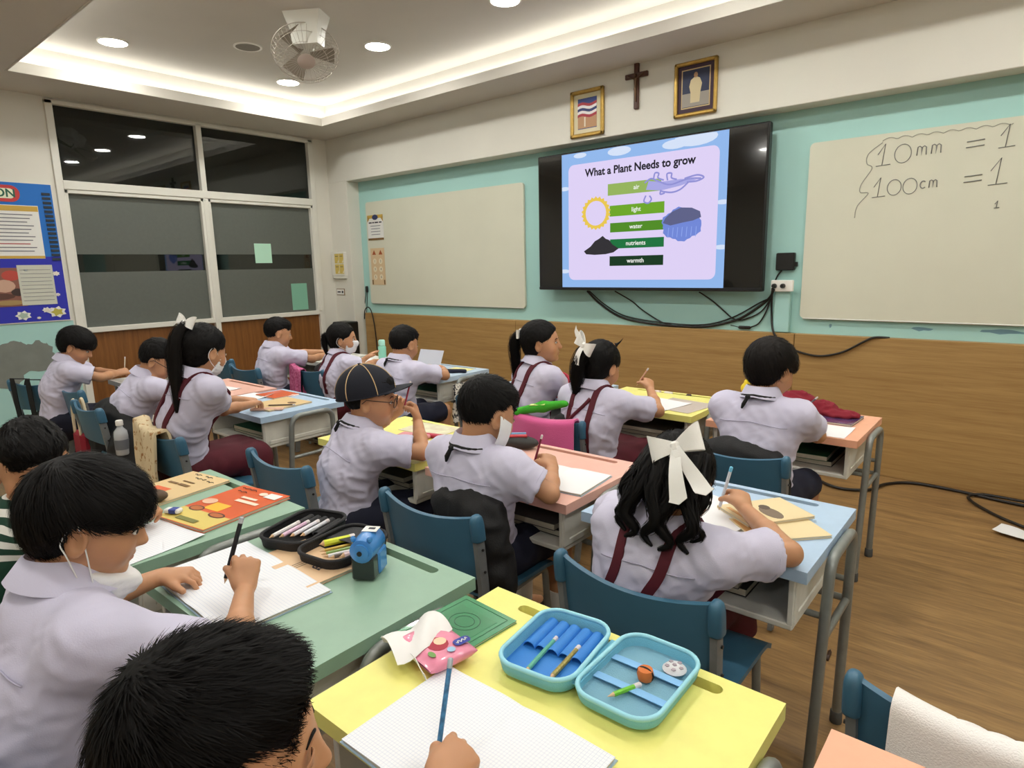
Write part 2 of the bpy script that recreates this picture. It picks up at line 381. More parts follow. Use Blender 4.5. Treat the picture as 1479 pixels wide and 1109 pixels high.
# ------------------------------------------------------------------ desks and chairs
M_tube = mat('grey_tube', '8b8f8c', .38, metal=.35, var=.1, vscale=30)
M_deskbox = mat('desk_box_white', 'dad9cf', .6, var=.1, vscale=14)
M_foot = mat('rubber_foot', '4a4a48', .8)
M_rivet = mat('rivet', '3a3a3a', .4, metal=.6)
DW, DD, DH = .624, .49, .64
_desk = {}
def desk(x, yfar, col, label):
    """x = centre, yfar = edge towards the screen"""
    t = thing('school_desk', label, 'desk', (x, yfar-DD/2, 0), 0, 'pupil desks set in rows')
    m = mat('desk_top_'+col, col, .42, var=.05, vscale=18, bump=.05, bscale=220)
    if not _desk:
        slot = rrect(.44, .026, .0125, 5, 0, DD/2-.036)
        b = MB(); b.prism([(-DW/2, -DD/2), (DW/2, -DD/2), (DW/2, DD/2), (-DW/2, DD/2)], .03, lambda p: p+V(0, 0, DH-.03), holes=[slot[::-1]])
        _desk['top'] = b
        b = MB(); b.prism([(p[0]*1.0, p[1]) for p in rrect(.45, .034, .016, 5, 0, DD/2-.036)], .012, lambda p: p+V(0, 0, DH-.034)); _desk['groove'] = b
        b = MB(); b.box((0, 0, .475), (.56, .44, .016), .003); b.box((0, DD/2-.035, .545), (.56, .014, .125), .002); _desk['shelf'] = b
        for s in (-1, 1):
            b = MB(); b.box((s*.273, 0, .545), (.014, .44, .13), .002); b.box((s*.281, -.2, .545), (.006, .03, .12), .002); b.box((s*.281, .2, .545), (.006, .03, .12), .002); b.box((s*.281, 0, .495), (.006, .40, .02), .002); _desk['side%d' % s] = b
            b = MB(); b.tube(fillet([(s*.318, -.13, .012), (s*.326, -.085, .615), (s*.326, .155, .615), (s*.318, .165, .012)], .055, 6), .0135, 12); _desk['leg%d' % s] = b
            b = MB(); b.tube([(s*.322, -.105, .40), (s*.322, .158, .40)], .010, 10); b.tube([(s*.322, -.09, .46), (s*.27, -.09, .46)], .009, 8); b.tube([(s*.322, .158, .46), (s*.27, .158, .46)], .009, 8); _desk['bar%d' % s] = b
            for j, y in enumerate((-.13, .165)): _desk['foot%d%d' % (s, j)] = MB().lathe([(.0165, 0), (.0175, .004), (.0165, .035), (.014, .037)], (s*.318, y, 0), 12)
        _desk['stretch'] = MB().tube([(-.322, .16, .40), (.322, .16, .40)], .010, 10)
        _desk['mesh'] = {}
    spec = [('desk_top', 'top', m, None), ('pencil_groove', 'groove', mat('groove_wood', '85764f', .7, var=.1), None), ('book_shelf', 'shelf', M_deskbox, None), ('side_panel', 'side-1', M_deskbox, None), ('side_panel', 'side1', M_deskbox, None),
            ('leg_hoop', 'leg-1', M_tube, 50), ('leg_hoop', 'leg1', M_tube, 50), ('side_bar', 'bar-1', M_tube, 50), ('side_bar', 'bar1', M_tube, 50), ('foot_cap', 'foot-10', M_foot, 50), ('foot_cap', 'foot-11', M_foot, 50), ('foot_cap', 'foot10', M_foot, 50), ('foot_cap', 'foot11', M_foot, 50), ('cross_bar', 'stretch', M_tube, 50)]
    for nm, key, mm, sm in spec:
        k2 = (key, mm.name)
        if k2 in _desk['mesh']:
            o = bpy.data.objects.new(nm, _desk['mesh'][k2]); COL.objects.link(o); o.parent = t
        else:
            o = _desk[key].build(nm, mm, t, sm); _desk['mesh'][k2] = o.data
    return t
YEL, GRN, BLU, ORG, PNK, LBL, WHT = 'eee884', '8fb09a', 'b0c9e2', 'eeb090', 'eab8a8', 'bcd0e2', 'dedfd8'
desk(-.568, .981, YEL, 'yellow topped desk in the foreground holding the open blue pencil case')
desk(-1.262, .981, GRN, 'green topped desk holding the blue crank sharpener and black pencil case')
desk(-1.977, .985, GRN, 'green topped desk holding the orange workbook')
desk(.128, .965, ORG, 'orange topped desk in the bottom right corner behind the towel chair')
desk(-.667, 1.955, BLU, 'blue topped desk where the girl with a big white bow writes')
desk(-1.352, 1.965, PNK, 'pink topped desk under the white notebook of the boy with a lowered mask')
desk(-2.032, 1.965, YEL, 'yellow topped desk in front of the boy in a navy cap')
desk(-3.22, 2.01, BLU, 'pale blue topped desk with arched grey leg, used by the girl in the maroon skirt')
desk(-3.90, 2.0, PNK, 'pink topped desk in front of the boy bending low with glasses')
desk(-4.585, 1.98, WHT, 'white topped desk of the boy below the wide window, farthest left')
desk(-.822, 3.21, ORG, 'orange topped desk at the right end of the front row')
desk(-1.522, 3.225, YEL, 'yellow topped desk in the front row beside the cream wood panels')
desk(-2.21, 3.24, LBL, 'pale blue topped desk in front of the girl looking sideways at the screen')
desk(-3.272, 3.265, LBL, 'pale blue topped desk with the navy strap on it, front row')
desk(-3.952, 3.27, WHT, 'white topped desk before the masked girl in the front row')
desk(-4.635, 3.27, WHT, 'white topped desk before the boy under the right window pane')

M_chair = mat('chair_blue', '3a6781', .38, var=.08, vscale=10, bump=.04, bscale=150)
M_chairpost = mat('chair_post', '7f8486', .45, metal=.3, var=.15, vscale=25)
_chair = {}
def chair(x, y, rz, label, tilt=0):
    """(x,y) seat centre, rz=0 faces the screen wall"""
    t = thing('school_chair', label, 'chair', (x, y, 0), rz, 'blue plastic school chairs')
    if not _chair:
        b = MB()
        def back(u, v):
            xx = (u-.5)*.385; e = (2*abs(u-.5))
            z = .455+.205*v - (.022*(1-e*e))*v + (.012*(1-e*e))*(1-v)
            return (xx, -.195-.03*v-.03*(1-e*e), z)
        b.sheet(back, 16, 8, .012)
        _chair['backrest'] = b
        b = MB()
        def seat(u, v):
            xx = (u-.5)*.38; yy = (v-.5)*.36
            return (xx, yy, .375-.010*math.cos(min(1, abs(u-.5)*2)*PI/2)*(1 if v < .8 else .5) - (.02*((v-.85)/.15)**2 if v > .85 else 0)+(.02*((.1-v)/.1) if v < .1 else 0))
        b.sheet(seat, 12, 12, .012); _chair['seat'] = b
        for s in (-1, 1):
            b = MB()
            pth = [(s*.185, -.255, .01), (s*.19, -.20, .36), (s*.193, -.207, .50), (s*.196, -.225, .635)]
            for i in range(3): pass
            P = spline(pth, 6); vs = []
            for p in P:
                for (dx, dy) in ((-.008, -.016), (.008, -.016), (.0105, 0), (.008, .016), (-.008, .016), (-.0105, 0)): vs.append(p+V(dx, dy, 0))
            n = 6; b.add(vs, [(i*n+k, i*n+(k+1) % n, (i+1)*n+(k+1) % n, (i+1)*n+k) for i in range(len(P)-1) for k in range(n)]+[tuple(range(n))[::-1], tuple((len(P)-1)*n+k for k in range(n))])
            _chair['post%d' % s] = b
            b = MB(); n_ = 20; vs = []
            for (z, k_, dy) in ((.588, 1, -.217), (.592, 1.04, -.2175), (.63, 1.04, -.2225), (.648, 1.0, -.225), (.660, .86, -.2265), (.667, .55, -.227), (.669, .15, -.227)):
                vs += [V(s*.196+p[0]*k_, dy+p[1]*k_, z) for p in rrect(.029, .044, .0135, 4)]
            b.add(vs, [(i*n_+k, i*n_+(k+1) % n_, (i+1)*n_+(k+1) % n_, (i+1)*n_+k) for i in range(6) for k in range(n_)]+[tuple(range(n_))[::-1], tuple(6*n_+k for k in range(n_))]); _chair['cap%d' % s] = b
            b = MB(); b.tube(fillet([(s*.17, .165, .01), (s*.165, .14, .355), (s*.18, -.2, .355)], .03, 5), .0115, 10); _chair['leg%d' % s] = b
            for j, (y_, z_) in enumerate(((-.213, .56), (-.206, .49))): _chair['rivet%d%d' % (s, j)] = MB().lathe([(.004, -.002), (.004, .002)], (s*.2065, y_, z_), 8, R=roty(PI/2))
        _chair['rail'] = MB().tube([(-.165, .135, .35), (.165, .135, .35)], .010, 8); _chair['rail2'] = MB().tube([(-.18, -.19, .35), (.18, -.19, .35)], .010, 8)
        _chair['mesh'] = {}
    for nm, key, mm, sm in [('backrest', 'backrest', M_chair, 60), ('seat', 'seat', M_chair, 60), ('back_post', 'post-1', M_chairpost, 50), ('back_post', 'post1', M_chairpost, 50), ('post_cap', 'cap-1', M_chair, 80), ('post_cap', 'cap1', M_chair, 80),
                            ('front_leg', 'leg-1', M_tube, 50), ('front_leg', 'leg1', M_tube, 50), ('rivet', 'rivet-10', M_rivet, None), ('rivet', 'rivet-11', M_rivet, None), ('rivet', 'rivet10', M_rivet, None), ('rivet', 'rivet11', M_rivet, None), ('seat_rail', 'rail', M_tube, 50), ('seat_rail', 'rail2', M_tube, 50)]:
        if key in _chair['mesh']:
            o = bpy.data.objects.new(nm, _chair['mesh'][key]); COL.objects.link(o); o.parent = t
        else:
            o = _chair[key].build(nm, mm, t, sm); _chair['mesh'][key] = o.data
    return t
chair(-.648, 1.40, 0, 'blue chair in the foreground behind the girl with a big white bow')
chair(-1.36, 1.43, .02, 'blue chair with a black jacket on it behind the boy with a lowered mask')
chair(-2.15, 1.40, 0, 'empty blue chair behind the yellow desk, left of the boy in a cap')
chair(-.84, 2.49, 0, 'blue chair with a black bag on it at the orange front row desk')
chair(.015, 1.32, 0, 'blue chair with a white towel hanging over its back, bottom right corner')
chair(-1.72, 2.50, .03, 'blue chair under the bright pink towel')
chair(-4.02, 2.72, 0, 'blue chair behind the masked girl, next to the pink patterned cloth')
chair(-3.02, 2.5, 0, 'blue chair behind the boy seen from behind in the front row')
chair(-4.50, 2.49, 0, 'blue chair under the boy by the right window pane')
chair(-2.2, 2.62, 0, 'blue chair under the girl looking sideways in the front row')
chair(-2.95, 1.30, 0, 'blue chair under the girl in the maroon skirt, cream jacket hung on it')
chair(-3.92, 1.30, 0, 'blue chair with black bags behind the boy bending low with glasses')
chair(-5.22, 1.32, .35, 'blue chair with black straps over its back, against the mint wall')
chair(-1.17, .30, 0, 'blue chair under the masked boy writing in the left foreground')
chair(-1.96, .32, 0, 'blue chair under the boy in the green striped sweater')
chair(-.56, .24, 0, 'blue chair under the boy whose head fills the bottom of the photo')
chair(-4.62, 1.42, 0, 'blue chair between the boy at the white desk and the boy with glasses')
chair(-5.15, 2.62, 0, 'blue chair below the left part of the window, front row')
# ------------------------------------------------------------------ implicit-surface modeller for bodies, hair and cloth
def smin(a, b, k):
    h = np.maximum(k-np.abs(a-b), 0)/k; return np.minimum(a, b)-h*h*k*.25
class SDF:
    def __init__(s): s.p = []
    def _add(s, fn, lo, hi, k, op): s.p.append((fn, np.array(lo), np.array(hi), k, op)); return s
    def cone(s, a, b, ra, rb, k=.02, op='u', ax=None, sc=1.0):
        a = np.array(a, float); b = np.array(b, float); A = None
        if ax is not None: u = unit(ax); A = np.eye(3)+(sc-1)*np.outer(u, u)
        a2, b2 = (A@a, A@b) if A is not None else (a, b)
        ab = (b2-a2).astype(np.float32); L = float(ab@ab)+1e-12; a2 = a2.astype(np.float32)
        Af = None if A is None else A.astype(np.float32)
        def fn(P):
            Q = P if Af is None else P@Af.T
            q = Q-a2; t = np.clip((q@ab)/L, 0, 1); d = q-t[..., None]*ab
            return np.sqrt((d*d).sum(-1))-(ra+(rb-ra)*t)
        R = max(ra, rb)*max(1, 1/sc); return s._add(fn, np.minimum(a, b)-R, np.maximum(a, b)+R, k, op)
    def sleeve(s, a, b, ra, rb, rin, k=.03):
        """a tapered tube from a to b, cut flat and hollowed at b"""
        a = np.array(a, np.float32); b = np.array(b, np.float32); L = float(np.linalg.norm(b-a)); u = (b-a)/L
        def fn(P):
            q = P-a; h = q@u; t = np.clip(h/L, 0, 1.2); d = q-np.maximum(h, 0)[..., None]*u; rad = np.sqrt((d*d).sum(-1)); o = rad-(ra+(rb-ra)*t)
            o = np.maximum(o, h-L); return np.maximum(o, -np.maximum(rad-rin, (L-.014)-h))
        R = max(ra, rb); return s._add(fn, np.minimum(a, b)-R, np.maximum(a, b)+R, k, 'u')
    def ell(s, c, r, R=None, k=.02, op='u'):
        c = np.array(c, np.float32); r = np.array(r, np.float32); Rt = None if R is None else R.astype(np.float32)
        def fn(P):
            q = P-c
            if Rt is not None: q = q@Rt
            k0 = np.sqrt(((q/r)**2).sum(-1)); k1 = np.sqrt(((q/(r*r))**2).sum(-1))+1e-9
            return k0*(k0-1)/k1
        m = float(r.max()); return s._add(fn, c-m, c+m, k, op)
    def box(s, c, h, R=None, rad=.005, k=.01, op='u'):
        c = np.array(c, np.float32); h = np.array(h, np.float32); Rt = None if R is None else R.astype(np.float32)
        def fn(P):
            q = P-c
            if Rt is not None: q = q@Rt
            q = np.abs(q)-(h-rad); return np.sqrt((np.maximum(q, 0)**2).sum(-1))+np.minimum(q.max(-1), 0)-rad
        m = float(np.linalg.norm(h)); return s._add(fn, c-m, c+m, k, op)
    def half(s, p, n, k=.004, lo=None, hi=None):
        """keep the side where (x-p).n < 0 (only inside lo..hi when given)"""
        p = np.array(p, np.float32); n = unit(n).astype(np.float32)
        fn = lambda P: (P-p)@n
        return s._add(fn, np.full(3, -99.) if lo is None else lo, np.full(3, 99.) if hi is None else hi, k, 'i')
    @staticmethod
    def _op(F, d, k, op):
        if op == 'u': return smin(F, d, k)
        if op == 's': return -smin(-F, d, k)
        return -smin(-F, -d, k)
    def eval(s, P):
        P = np.asarray(P, np.float32); F = np.full(P.shape[:-1], .2, np.float32)
        for fn, lo, hi, k, op in s.p:
            if op == 'i' and lo[0] > -90:
                m = ((P > lo) & (P < hi)).all(-1); F = np.where(m, s._op(F, fn(P), k, op), F)
            else: F = s._op(F, fn(P), k, op)
        return F
    def grad(s, P, e=.002):
        g = np.stack([s.eval(P+np.eye(3)[i]*e)-s.eval(P-np.eye(3)[i]*e) for i in range(3)], -1)
        return g/(np.linalg.norm(g, axis=-1, keepdims=True)+1e-9)
    def project(s, P, off=0, it=4):
        P = np.array(P, float)
        for _ in range(it):
            d = s.eval(P); P = P-s.grad(P)*(d-off)[..., None]*.9
        return P
    def mesh(s, h):
        U = [q for q in s.p if q[4] == 'u']
        lo = np.min([q[1] for q in U], 0)-3*h; hi = np.max([q[2] for q in U], 0)+3*h
        n = np.ceil((hi-lo)/h).astype(int)+1
        F = np.full(n, .2, np.float32)
        ax = [lo[i].astype(np.float32)+np.arange(n[i], dtype=np.float32)*np.float32(h) for i in range(3)]
        for fn, a, b, k, op in s.p:
            mrg = k+2.5*h
            i0 = np.clip(np.floor((np.maximum(a, lo)-mrg-lo)/h).astype(int), 0, n-1); i1 = np.clip(np.ceil((np.minimum(b, hi)+mrg-lo)/h).astype(int)+1, 1, n)
            if op == 'i' and a[0] <= -90: i0 = np.zeros(3, int); i1 = n
            if (i1 <= i0).any(): continue
            sl = tuple(slice(i0[j], i1[j]) for j in range(3))
            G = np.stack(np.meshgrid(ax[0][sl[0]], ax[1][sl[1]], ax[2][sl[2]], indexing='ij'), -1)
            F[sl] = s._op(F[sl], fn(G), k, op)
        I = F < 0
        c8 = np.zeros(n-1, np.uint8)
        for dx in (0, 1):
            for dy in (0, 1):
                for dz in (0, 1): c8 += I[dx:n[0]-1+dx, dy:n[1]-1+dy, dz:n[2]-1+dz]
        mix = (c8 > 0) & (c8 < 8); idx = np.argwhere(mix); vid = np.full(n-1, -1, np.int32); vid[mix] = np.arange(len(idx))
        acc = np.zeros((len(idx), 3), np.float32); cnt = np.zeros(len(idx), np.float32)
        offs = [(x, y, z) for x in (0, 1) for y in (0, 1) for z in (0, 1)]
        val = {o: F[idx[:, 0]+o[0], idx[:, 1]+o[1], idx[:, 2]+o[2]] for o in offs}
        for o in offs:
            for a in range(3):
                if o[a] == 0:
                    o2 = list(o); o2[a] = 1; o2 = tuple(o2); va, vb = val[o], val[o2]
                    m = (va < 0) != (vb < 0); t = np.where(m, va/(va-vb+1e-12*(va == vb)), 0)
                    p = np.tile(np.array(o, np.float32), (len(idx), 1)); p[:, a] += t
                    acc += p*m[:, None]; cnt += m
        verts = lo+(idx+acc/np.maximum(cnt, 1)[:, None])*h
        quads = []
        for a in range(3):
            b, c = (a+1) % 3, (a+2) % 3
            s0 = [slice(None)]*3; s1 = [slice(None)]*3; s0[a] = slice(0, -1); s1[a] = slice(1, None)
            e = I[tuple(s0)] != I[tuple(s1)]
            e[tuple(slice(0, 1) if j == b else slice(None) for j in range(3))] = False
            e[tuple(slice(0, 1) if j == c else slice(None) for j in range(3))] = False
            ei = np.argwhere(e)
            ok = (ei[:, b] < n[b]-1) & (ei[:, c] < n[c]-1); ei = ei[ok]
            fl = I[ei[:, 0], ei[:, 1], ei[:, 2]]
            db = np.zeros(3, int); db[b] = 1; dc = np.zeros(3, int); dc[c] = 1
            q = np.stack([vid[tuple((ei-x).T)] for x in (db+dc, dc, 0*db, db)], 1)
            q = np.where(fl[:, None], q, q[:, ::-1]); quads.append(q)
        return verts.astype(np.float64), np.concatenate(quads)

def vnormals(v, q):
    n = np.cross(v[q[:, 2]]-v[q[:, 0]], v[q[:, 3]]-v[q[:, 1]]); N = np.zeros_like(v)
    for i in range(4): np.add.at(N, q[:, i], n)
    return N/(np.linalg.norm(N, axis=1, keepdims=True)+1e-12)
_perm = np.random.default_rng(11).random((32, 32, 32)).astype(np.float32)*2-1
def vnoise(P):
    P = np.asarray(P); i = np.floor(P).astype(int); f = P-i; f = f*f*(3-2*f); r = 0
    for dx in (0, 1):
        for dy in (0, 1):
            for dz in (0, 1):
                w = (f[:, 0] if dx else 1-f[:, 0])*(f[:, 1] if dy else 1-f[:, 1])*(f[:, 2] if dz else 1-f[:, 2])
                r = r+w*_perm[(i[:, 0]+dx) % 32, (i[:, 1]+dy) % 32, (i[:, 2]+dz) % 32]
    return r
def qmesh(name, v, q, m, parent, off, smooth_it=0, extra=None, tint=None):
    """quads (plus optional extra MB geometry) -> mesh object"""
    v = np.array(v)
    for _ in range(smooth_it):
        A = np.zeros_like(v); C = np.zeros(len(v))
        for i in range(4):
            j = (i+1) % 4; np.add.at(A, q[:, i], v[q[:, j]]); np.add.at(A, q[:, j], v[q[:, i]]); np.add.at(C, q[:, i], 1); np.add.at(C, q[:, j], 1)
        v = v*.5+.5*A/np.maximum(C, 1)[:, None]
    v = v-np.array(off)
    nv = len(v); nq = len(q); ev = np.zeros((0, 3)); eq = np.zeros((0, 4), int)
    if extra is not None and len(extra[0]): ev, eq = extra[0]-np.array(off), extra[1]+nv
    me = bpy.data.meshes.new(name); AV = np.concatenate([v, ev]).astype(np.float32); AQ = np.concatenate([q, eq]).astype(np.int32)
    me.vertices.add(len(AV)); me.vertices.foreach_set('co', AV.ravel())
    me.loops.add(AQ.size); me.loops.foreach_set('vertex_index', AQ.ravel())
    me.polygons.add(len(AQ)); me.polygons.foreach_set('loop_start', np.arange(0, AQ.size, 4, dtype=np.int32)); me.polygons.foreach_set('loop_total', np.full(len(AQ), 4, np.int32))
    me.polygons.foreach_set('use_smooth', np.ones(len(AQ), bool)); me.materials.append(m); me.update(); me.validate()
    if tint is not None:
        at = me.color_attributes.new('tint', 'FLOAT_COLOR', 'POINT'); at.data.foreach_set('color', tint.astype(np.float32).ravel())
    o = bpy.data.objects.new(name, me); COL.objects.link(o); o.parent = parent
    return o

# ------------------------------------------------------------------ people
def skin_mat():
    m = mat('skin', 'c08d68', .5, var=.05, vscale=25, bump=.03, bscale=300, sss=.12); nt = m.node_tree; b = nt.nodes['Principled BSDF']
    at = nt.nodes.new('ShaderNodeAttribute'); at.attribute_name = 'tint'
    mx = nt.nodes.new('ShaderNodeMixRGB'); mx.blend_type = 'MULTIPLY'; mx.inputs[0].default_value = 1
    lk = b.inputs['Base Color'].links[0]; nt.links.new(lk.from_socket, mx.inputs[1]); nt.links.new(at.outputs['Color'], mx.inputs[2]); nt.links.new(mx.outputs[0], b.inputs['Base Color'])
    return m
M_skin = skin_mat()
M_hair = mat('hair_black', '090707', .6, var=.3, vscale=40, spec=.18)
M_hairb = mat('hair_brownblack', '110c09', .6, var=.3, vscale=40, spec=.18)
M_shirt = mat('shirt_white', 'c9c6dc', .8, bump=.12, bscale=420, sheen=.1, var=.02, vscale=10)
M_seam = mat('shirt_seam', 'b3b0c6', .8)
M_maroon = mat('maroon_cloth', '520a1d', .8, bump=.1, bscale=380, var=.12, vscale=14)
M_navy = mat('navy_cloth', '14182e', .8, bump=.1, bscale=380)
M_ribbon = mat('white_ribbon', 'ecebe6', .6, bump=.1, bscale=300)
M_blackcloth = mat('black_cloth', '121214', .85, bump=.2, bscale=200, var=.15, vscale=20)
M_mask = mat('mask_white', 'e9e9ea', .75, bump=.05, bscale=400)
M_sock = mat('white_sock', 'e4e4e0', .85)
M_shoe = mat('black_shoe', '111112', .4)
M_eyew = mat('eye_white', 'e8e4de', .25); M_eyed = mat('eye_dark', '140c08', .15)
M_lid = mat('eyelid_skin', 'b5835f', .5)
M_lens = mat('spectacle_glass', 'ffffff', .02, trans=1, ior=1.1)
M_green = mat('sweater_green', '0f3a2a', .85, bump=.3, bscale=260, var=.1, vscale=15)
M_stripe = mat('sweater_white', 'e3e3de', .85, bump=.3, bscale=260)

def striped():
    if 'sweater_striped' in MATS: return MATS['sweater_striped']
    m = bpy.data.materials.new('sweater_striped'); m.use_nodes = True; nt = m.node_tree; b = nt.nodes['Principled BSDF']; b.inputs['Roughness'].default_value = .9
    tc = nt.nodes.new('ShaderNodeTexCoord'); sp = nt.nodes.new('ShaderNodeSeparateXYZ'); nt.links.new(tc.outputs['Object'], sp.inputs[0])
    def M_(op, a, v): n = nt.nodes.new('ShaderNodeMath'); n.operation = op; nt.links.new(a, n.inputs[0]); n.inputs[1].default_value = v; return n.outputs[0]
    fr = M_('LESS_THAN', M_('FRACT', M_('MULTIPLY', sp.outputs[2], 34), 0), .5); up = M_('GREATER_THAN', sp.outputs[2], .665); dn = M_('LESS_THAN', sp.outputs[2], .80)
    a = nt.nodes.new('ShaderNodeMath'); a.operation = 'MULTIPLY'; nt.links.new(fr, a.inputs[0]); nt.links.new(up, a.inputs[1])
    mx = nt.nodes.new('ShaderNodeMixRGB'); mx.inputs[1].default_value = lin('0f3a2a'); mx.inputs[2].default_value = lin('dcdcd6'); nt.links.new(a.outputs[0], mx.inputs[0]); nt.links.new(mx.outputs[0], b.inputs['Base Color'])
    MATS['sweater_striped'] = m; return m

def strands(hs, v, q, R, Hc, crown, n, L, w, lift, droop=.25, seg=3, minz=None, seed=1, swirl=.35, sink=.002):
    """blades of hair lying along the hair surface, growing away from the crown"""
    rng = np.random.default_rng(seed); N = vnormals(v, q); pick = rng.integers(0, len(v), n)
    P = v[pick].copy(); nn = N[pick]; c = Hc+R@np.array(crown)
    away = P-c; away -= (away*nn).sum(1)[:, None]*nn; away /= (np.linalg.norm(away, axis=1, keepdims=True)+1e-6)
    side = np.cross(nn, away)
    d = away+swirl*side+rng.normal(0, .16, (n, 3))
    down = R@V(0, 0, -1); d = d+droop*down
    d -= (d*nn).sum(1)[:, None]*nn; d /= (np.linalg.norm(d, axis=1, keepdims=True)+1e-6)
    Ls = L*rng.uniform(.6, 1.15, n); lf = lift*rng.uniform(.2, 1.2, n)
    P = P-nn*sink; rows = [P]
    for k in range(seg):
        st = Ls/seg; Pn = rows[-1]+d*st[:, None]
        tgt = lf*((k+1)/seg)
        dist = hs.eval(Pn); g = hs.grad(Pn)
        Pn = Pn-g*((dist-tgt)*.75)[:, None]
        dn = Pn-rows[-1]; d = dn/(np.linalg.norm(dn, axis=1, keepdims=True)+1e-6); rows.append(Pn)
    sd = np.cross(nn, d); sd /= (np.linalg.norm(sd, axis=1, keepdims=True)+1e-6); ws = w*rng.uniform(.6, 1.3, n)
    vs = []
    for k, Pk in enumerate(rows):
        f = 1-.85*k/seg; vs += [Pk-sd*(ws*f*.5)[:, None], Pk+sd*(ws*f*.5)[:, None]]
    VV = np.stack(vs, 1).reshape(-1, 3); m = 2*(seg+1); base = np.arange(n)[:, None]*m
    Q = np.concatenate([np.stack([base[:, 0]+2*k, base[:, 0]+2*k+1, base[:, 0]+2*k+3, base[:, 0]+2*k+2], 1) for k in range(seg)])
    return VV, Q

def hair_tail(path, radii, n, w, seed=3, wav=.006, k=5):
    """a bundle: core tube plus loose strands"""
    rng = np.random.default_rng(seed); P = np.array(spline(path, k)); m = len(P); rr = np.interp(np.linspace(0, 1, m), np.linspace(0, 1, len(radii)), radii)
    core = MB(); core.tube(P, rr*.8, 10)
    T = np.gradient(P, axis=0); T /= np.linalg.norm(T, axis=1, keepdims=True)
    a = np.cross(T, V(.3, .9, .1)); a /= np.linalg.norm(a, axis=1, keepdims=True); bb = np.cross(T, a)
    VV = []; Q = []
    for i in range(n):
        th = rng.uniform(0, 2*PI); f = rng.uniform(.75, 1.12); i0 = rng.integers(0, max(1, m//3)); i1 = min(m-1, i0+rng.integers(m//2, m)); ph = rng.uniform(0, 6)
        idx = np.arange(i0, i1+1); th2 = th+.5*np.sin(idx*.35+ph)
        C = P[idx]+(np.cos(th2)[:, None]*a[idx]+np.sin(th2)[:, None]*bb[idx])*(rr[idx]*f)[:, None]+wav*np.sin(idx*.6+ph)[:, None]*a[idx]*.3
        s = np.cross(T[idx], np.cos(th2)[:, None]*a[idx]+np.sin(th2)[:, None]*bb[idx]); ww = w*np.linspace(1, .2, len(idx))[:, None]
        o = len(VV)*1; base = sum(len(x) for x in VV)
        VV.append(np.stack([C-s*ww*.5, C+s*ww*.5], 1).reshape(-1, 3))
        for j in range(len(idx)-1): Q.append((base+2*j, base+2*j+1, base+2*j+3, base+2*j+2))
    VV = np.concatenate(VV) if VV else np.zeros((0, 3))
    cq = [f for f in core.f if len(f) == 4]
    cv = np.array(core.v); return np.concatenate([cv, VV]), np.concatenate([np.array(cq), np.array(Q, int).reshape(-1, 4)+len(cv)])

def bow(name, parent, off, c, R, s=1.0, m=None, tails=((-.25, -1), (.25, -1)), tl=.11, lift=-.006):
    """hair bow at c; R columns: right, out, up"""
    b = MB(); W = .033*s
    for sg in (-1, 1):
        def loop(u, v, sg=sg):
            a = u*2*PI; L = .062*s
            x = sg*(L*.5*(1-math.cos(a))); y = .016*s*math.sin(a)*(.4+.6*(1-math.cos(a))/2)+.012*s
            wv = W*(.35+.65*(1-math.cos(a))/2); z = (v-.5)*2*wv+.010*s*(1-math.cos(a))/2
            return np.array(c)+R@V(x, y, z)
        b.sheet(loop, 18, 4, .0016)
    for k, (tx, tz) in enumerate(tails):
        def tail(u, v, tx=tx, tz=tz, k=k):
            x = tx*tl*s*u+(v-.5)*(.022+.020*u)*s*(1 if abs(tz) > abs(tx) else .3); z = tz*tl*s*u-((abs(v-.5)*-.02*s) if u > .98 else 0)+((v-.5)*.03*s if abs(tx) >= abs(tz) else 0)
            y = .014*s+.008*s*math.sin(u*4+k*1.5)+lift*u*s
            return np.array(c)+R@V(x, y, z)
        b.sheet(tail, 8, 4, .0016)
    b.box(np.array(c)+R@V(0, .016*s, 0), (.022*s, .018*s, .026*s), .006*s, R)
    return b.build(name, m or M_ribbon, parent, 60, off)

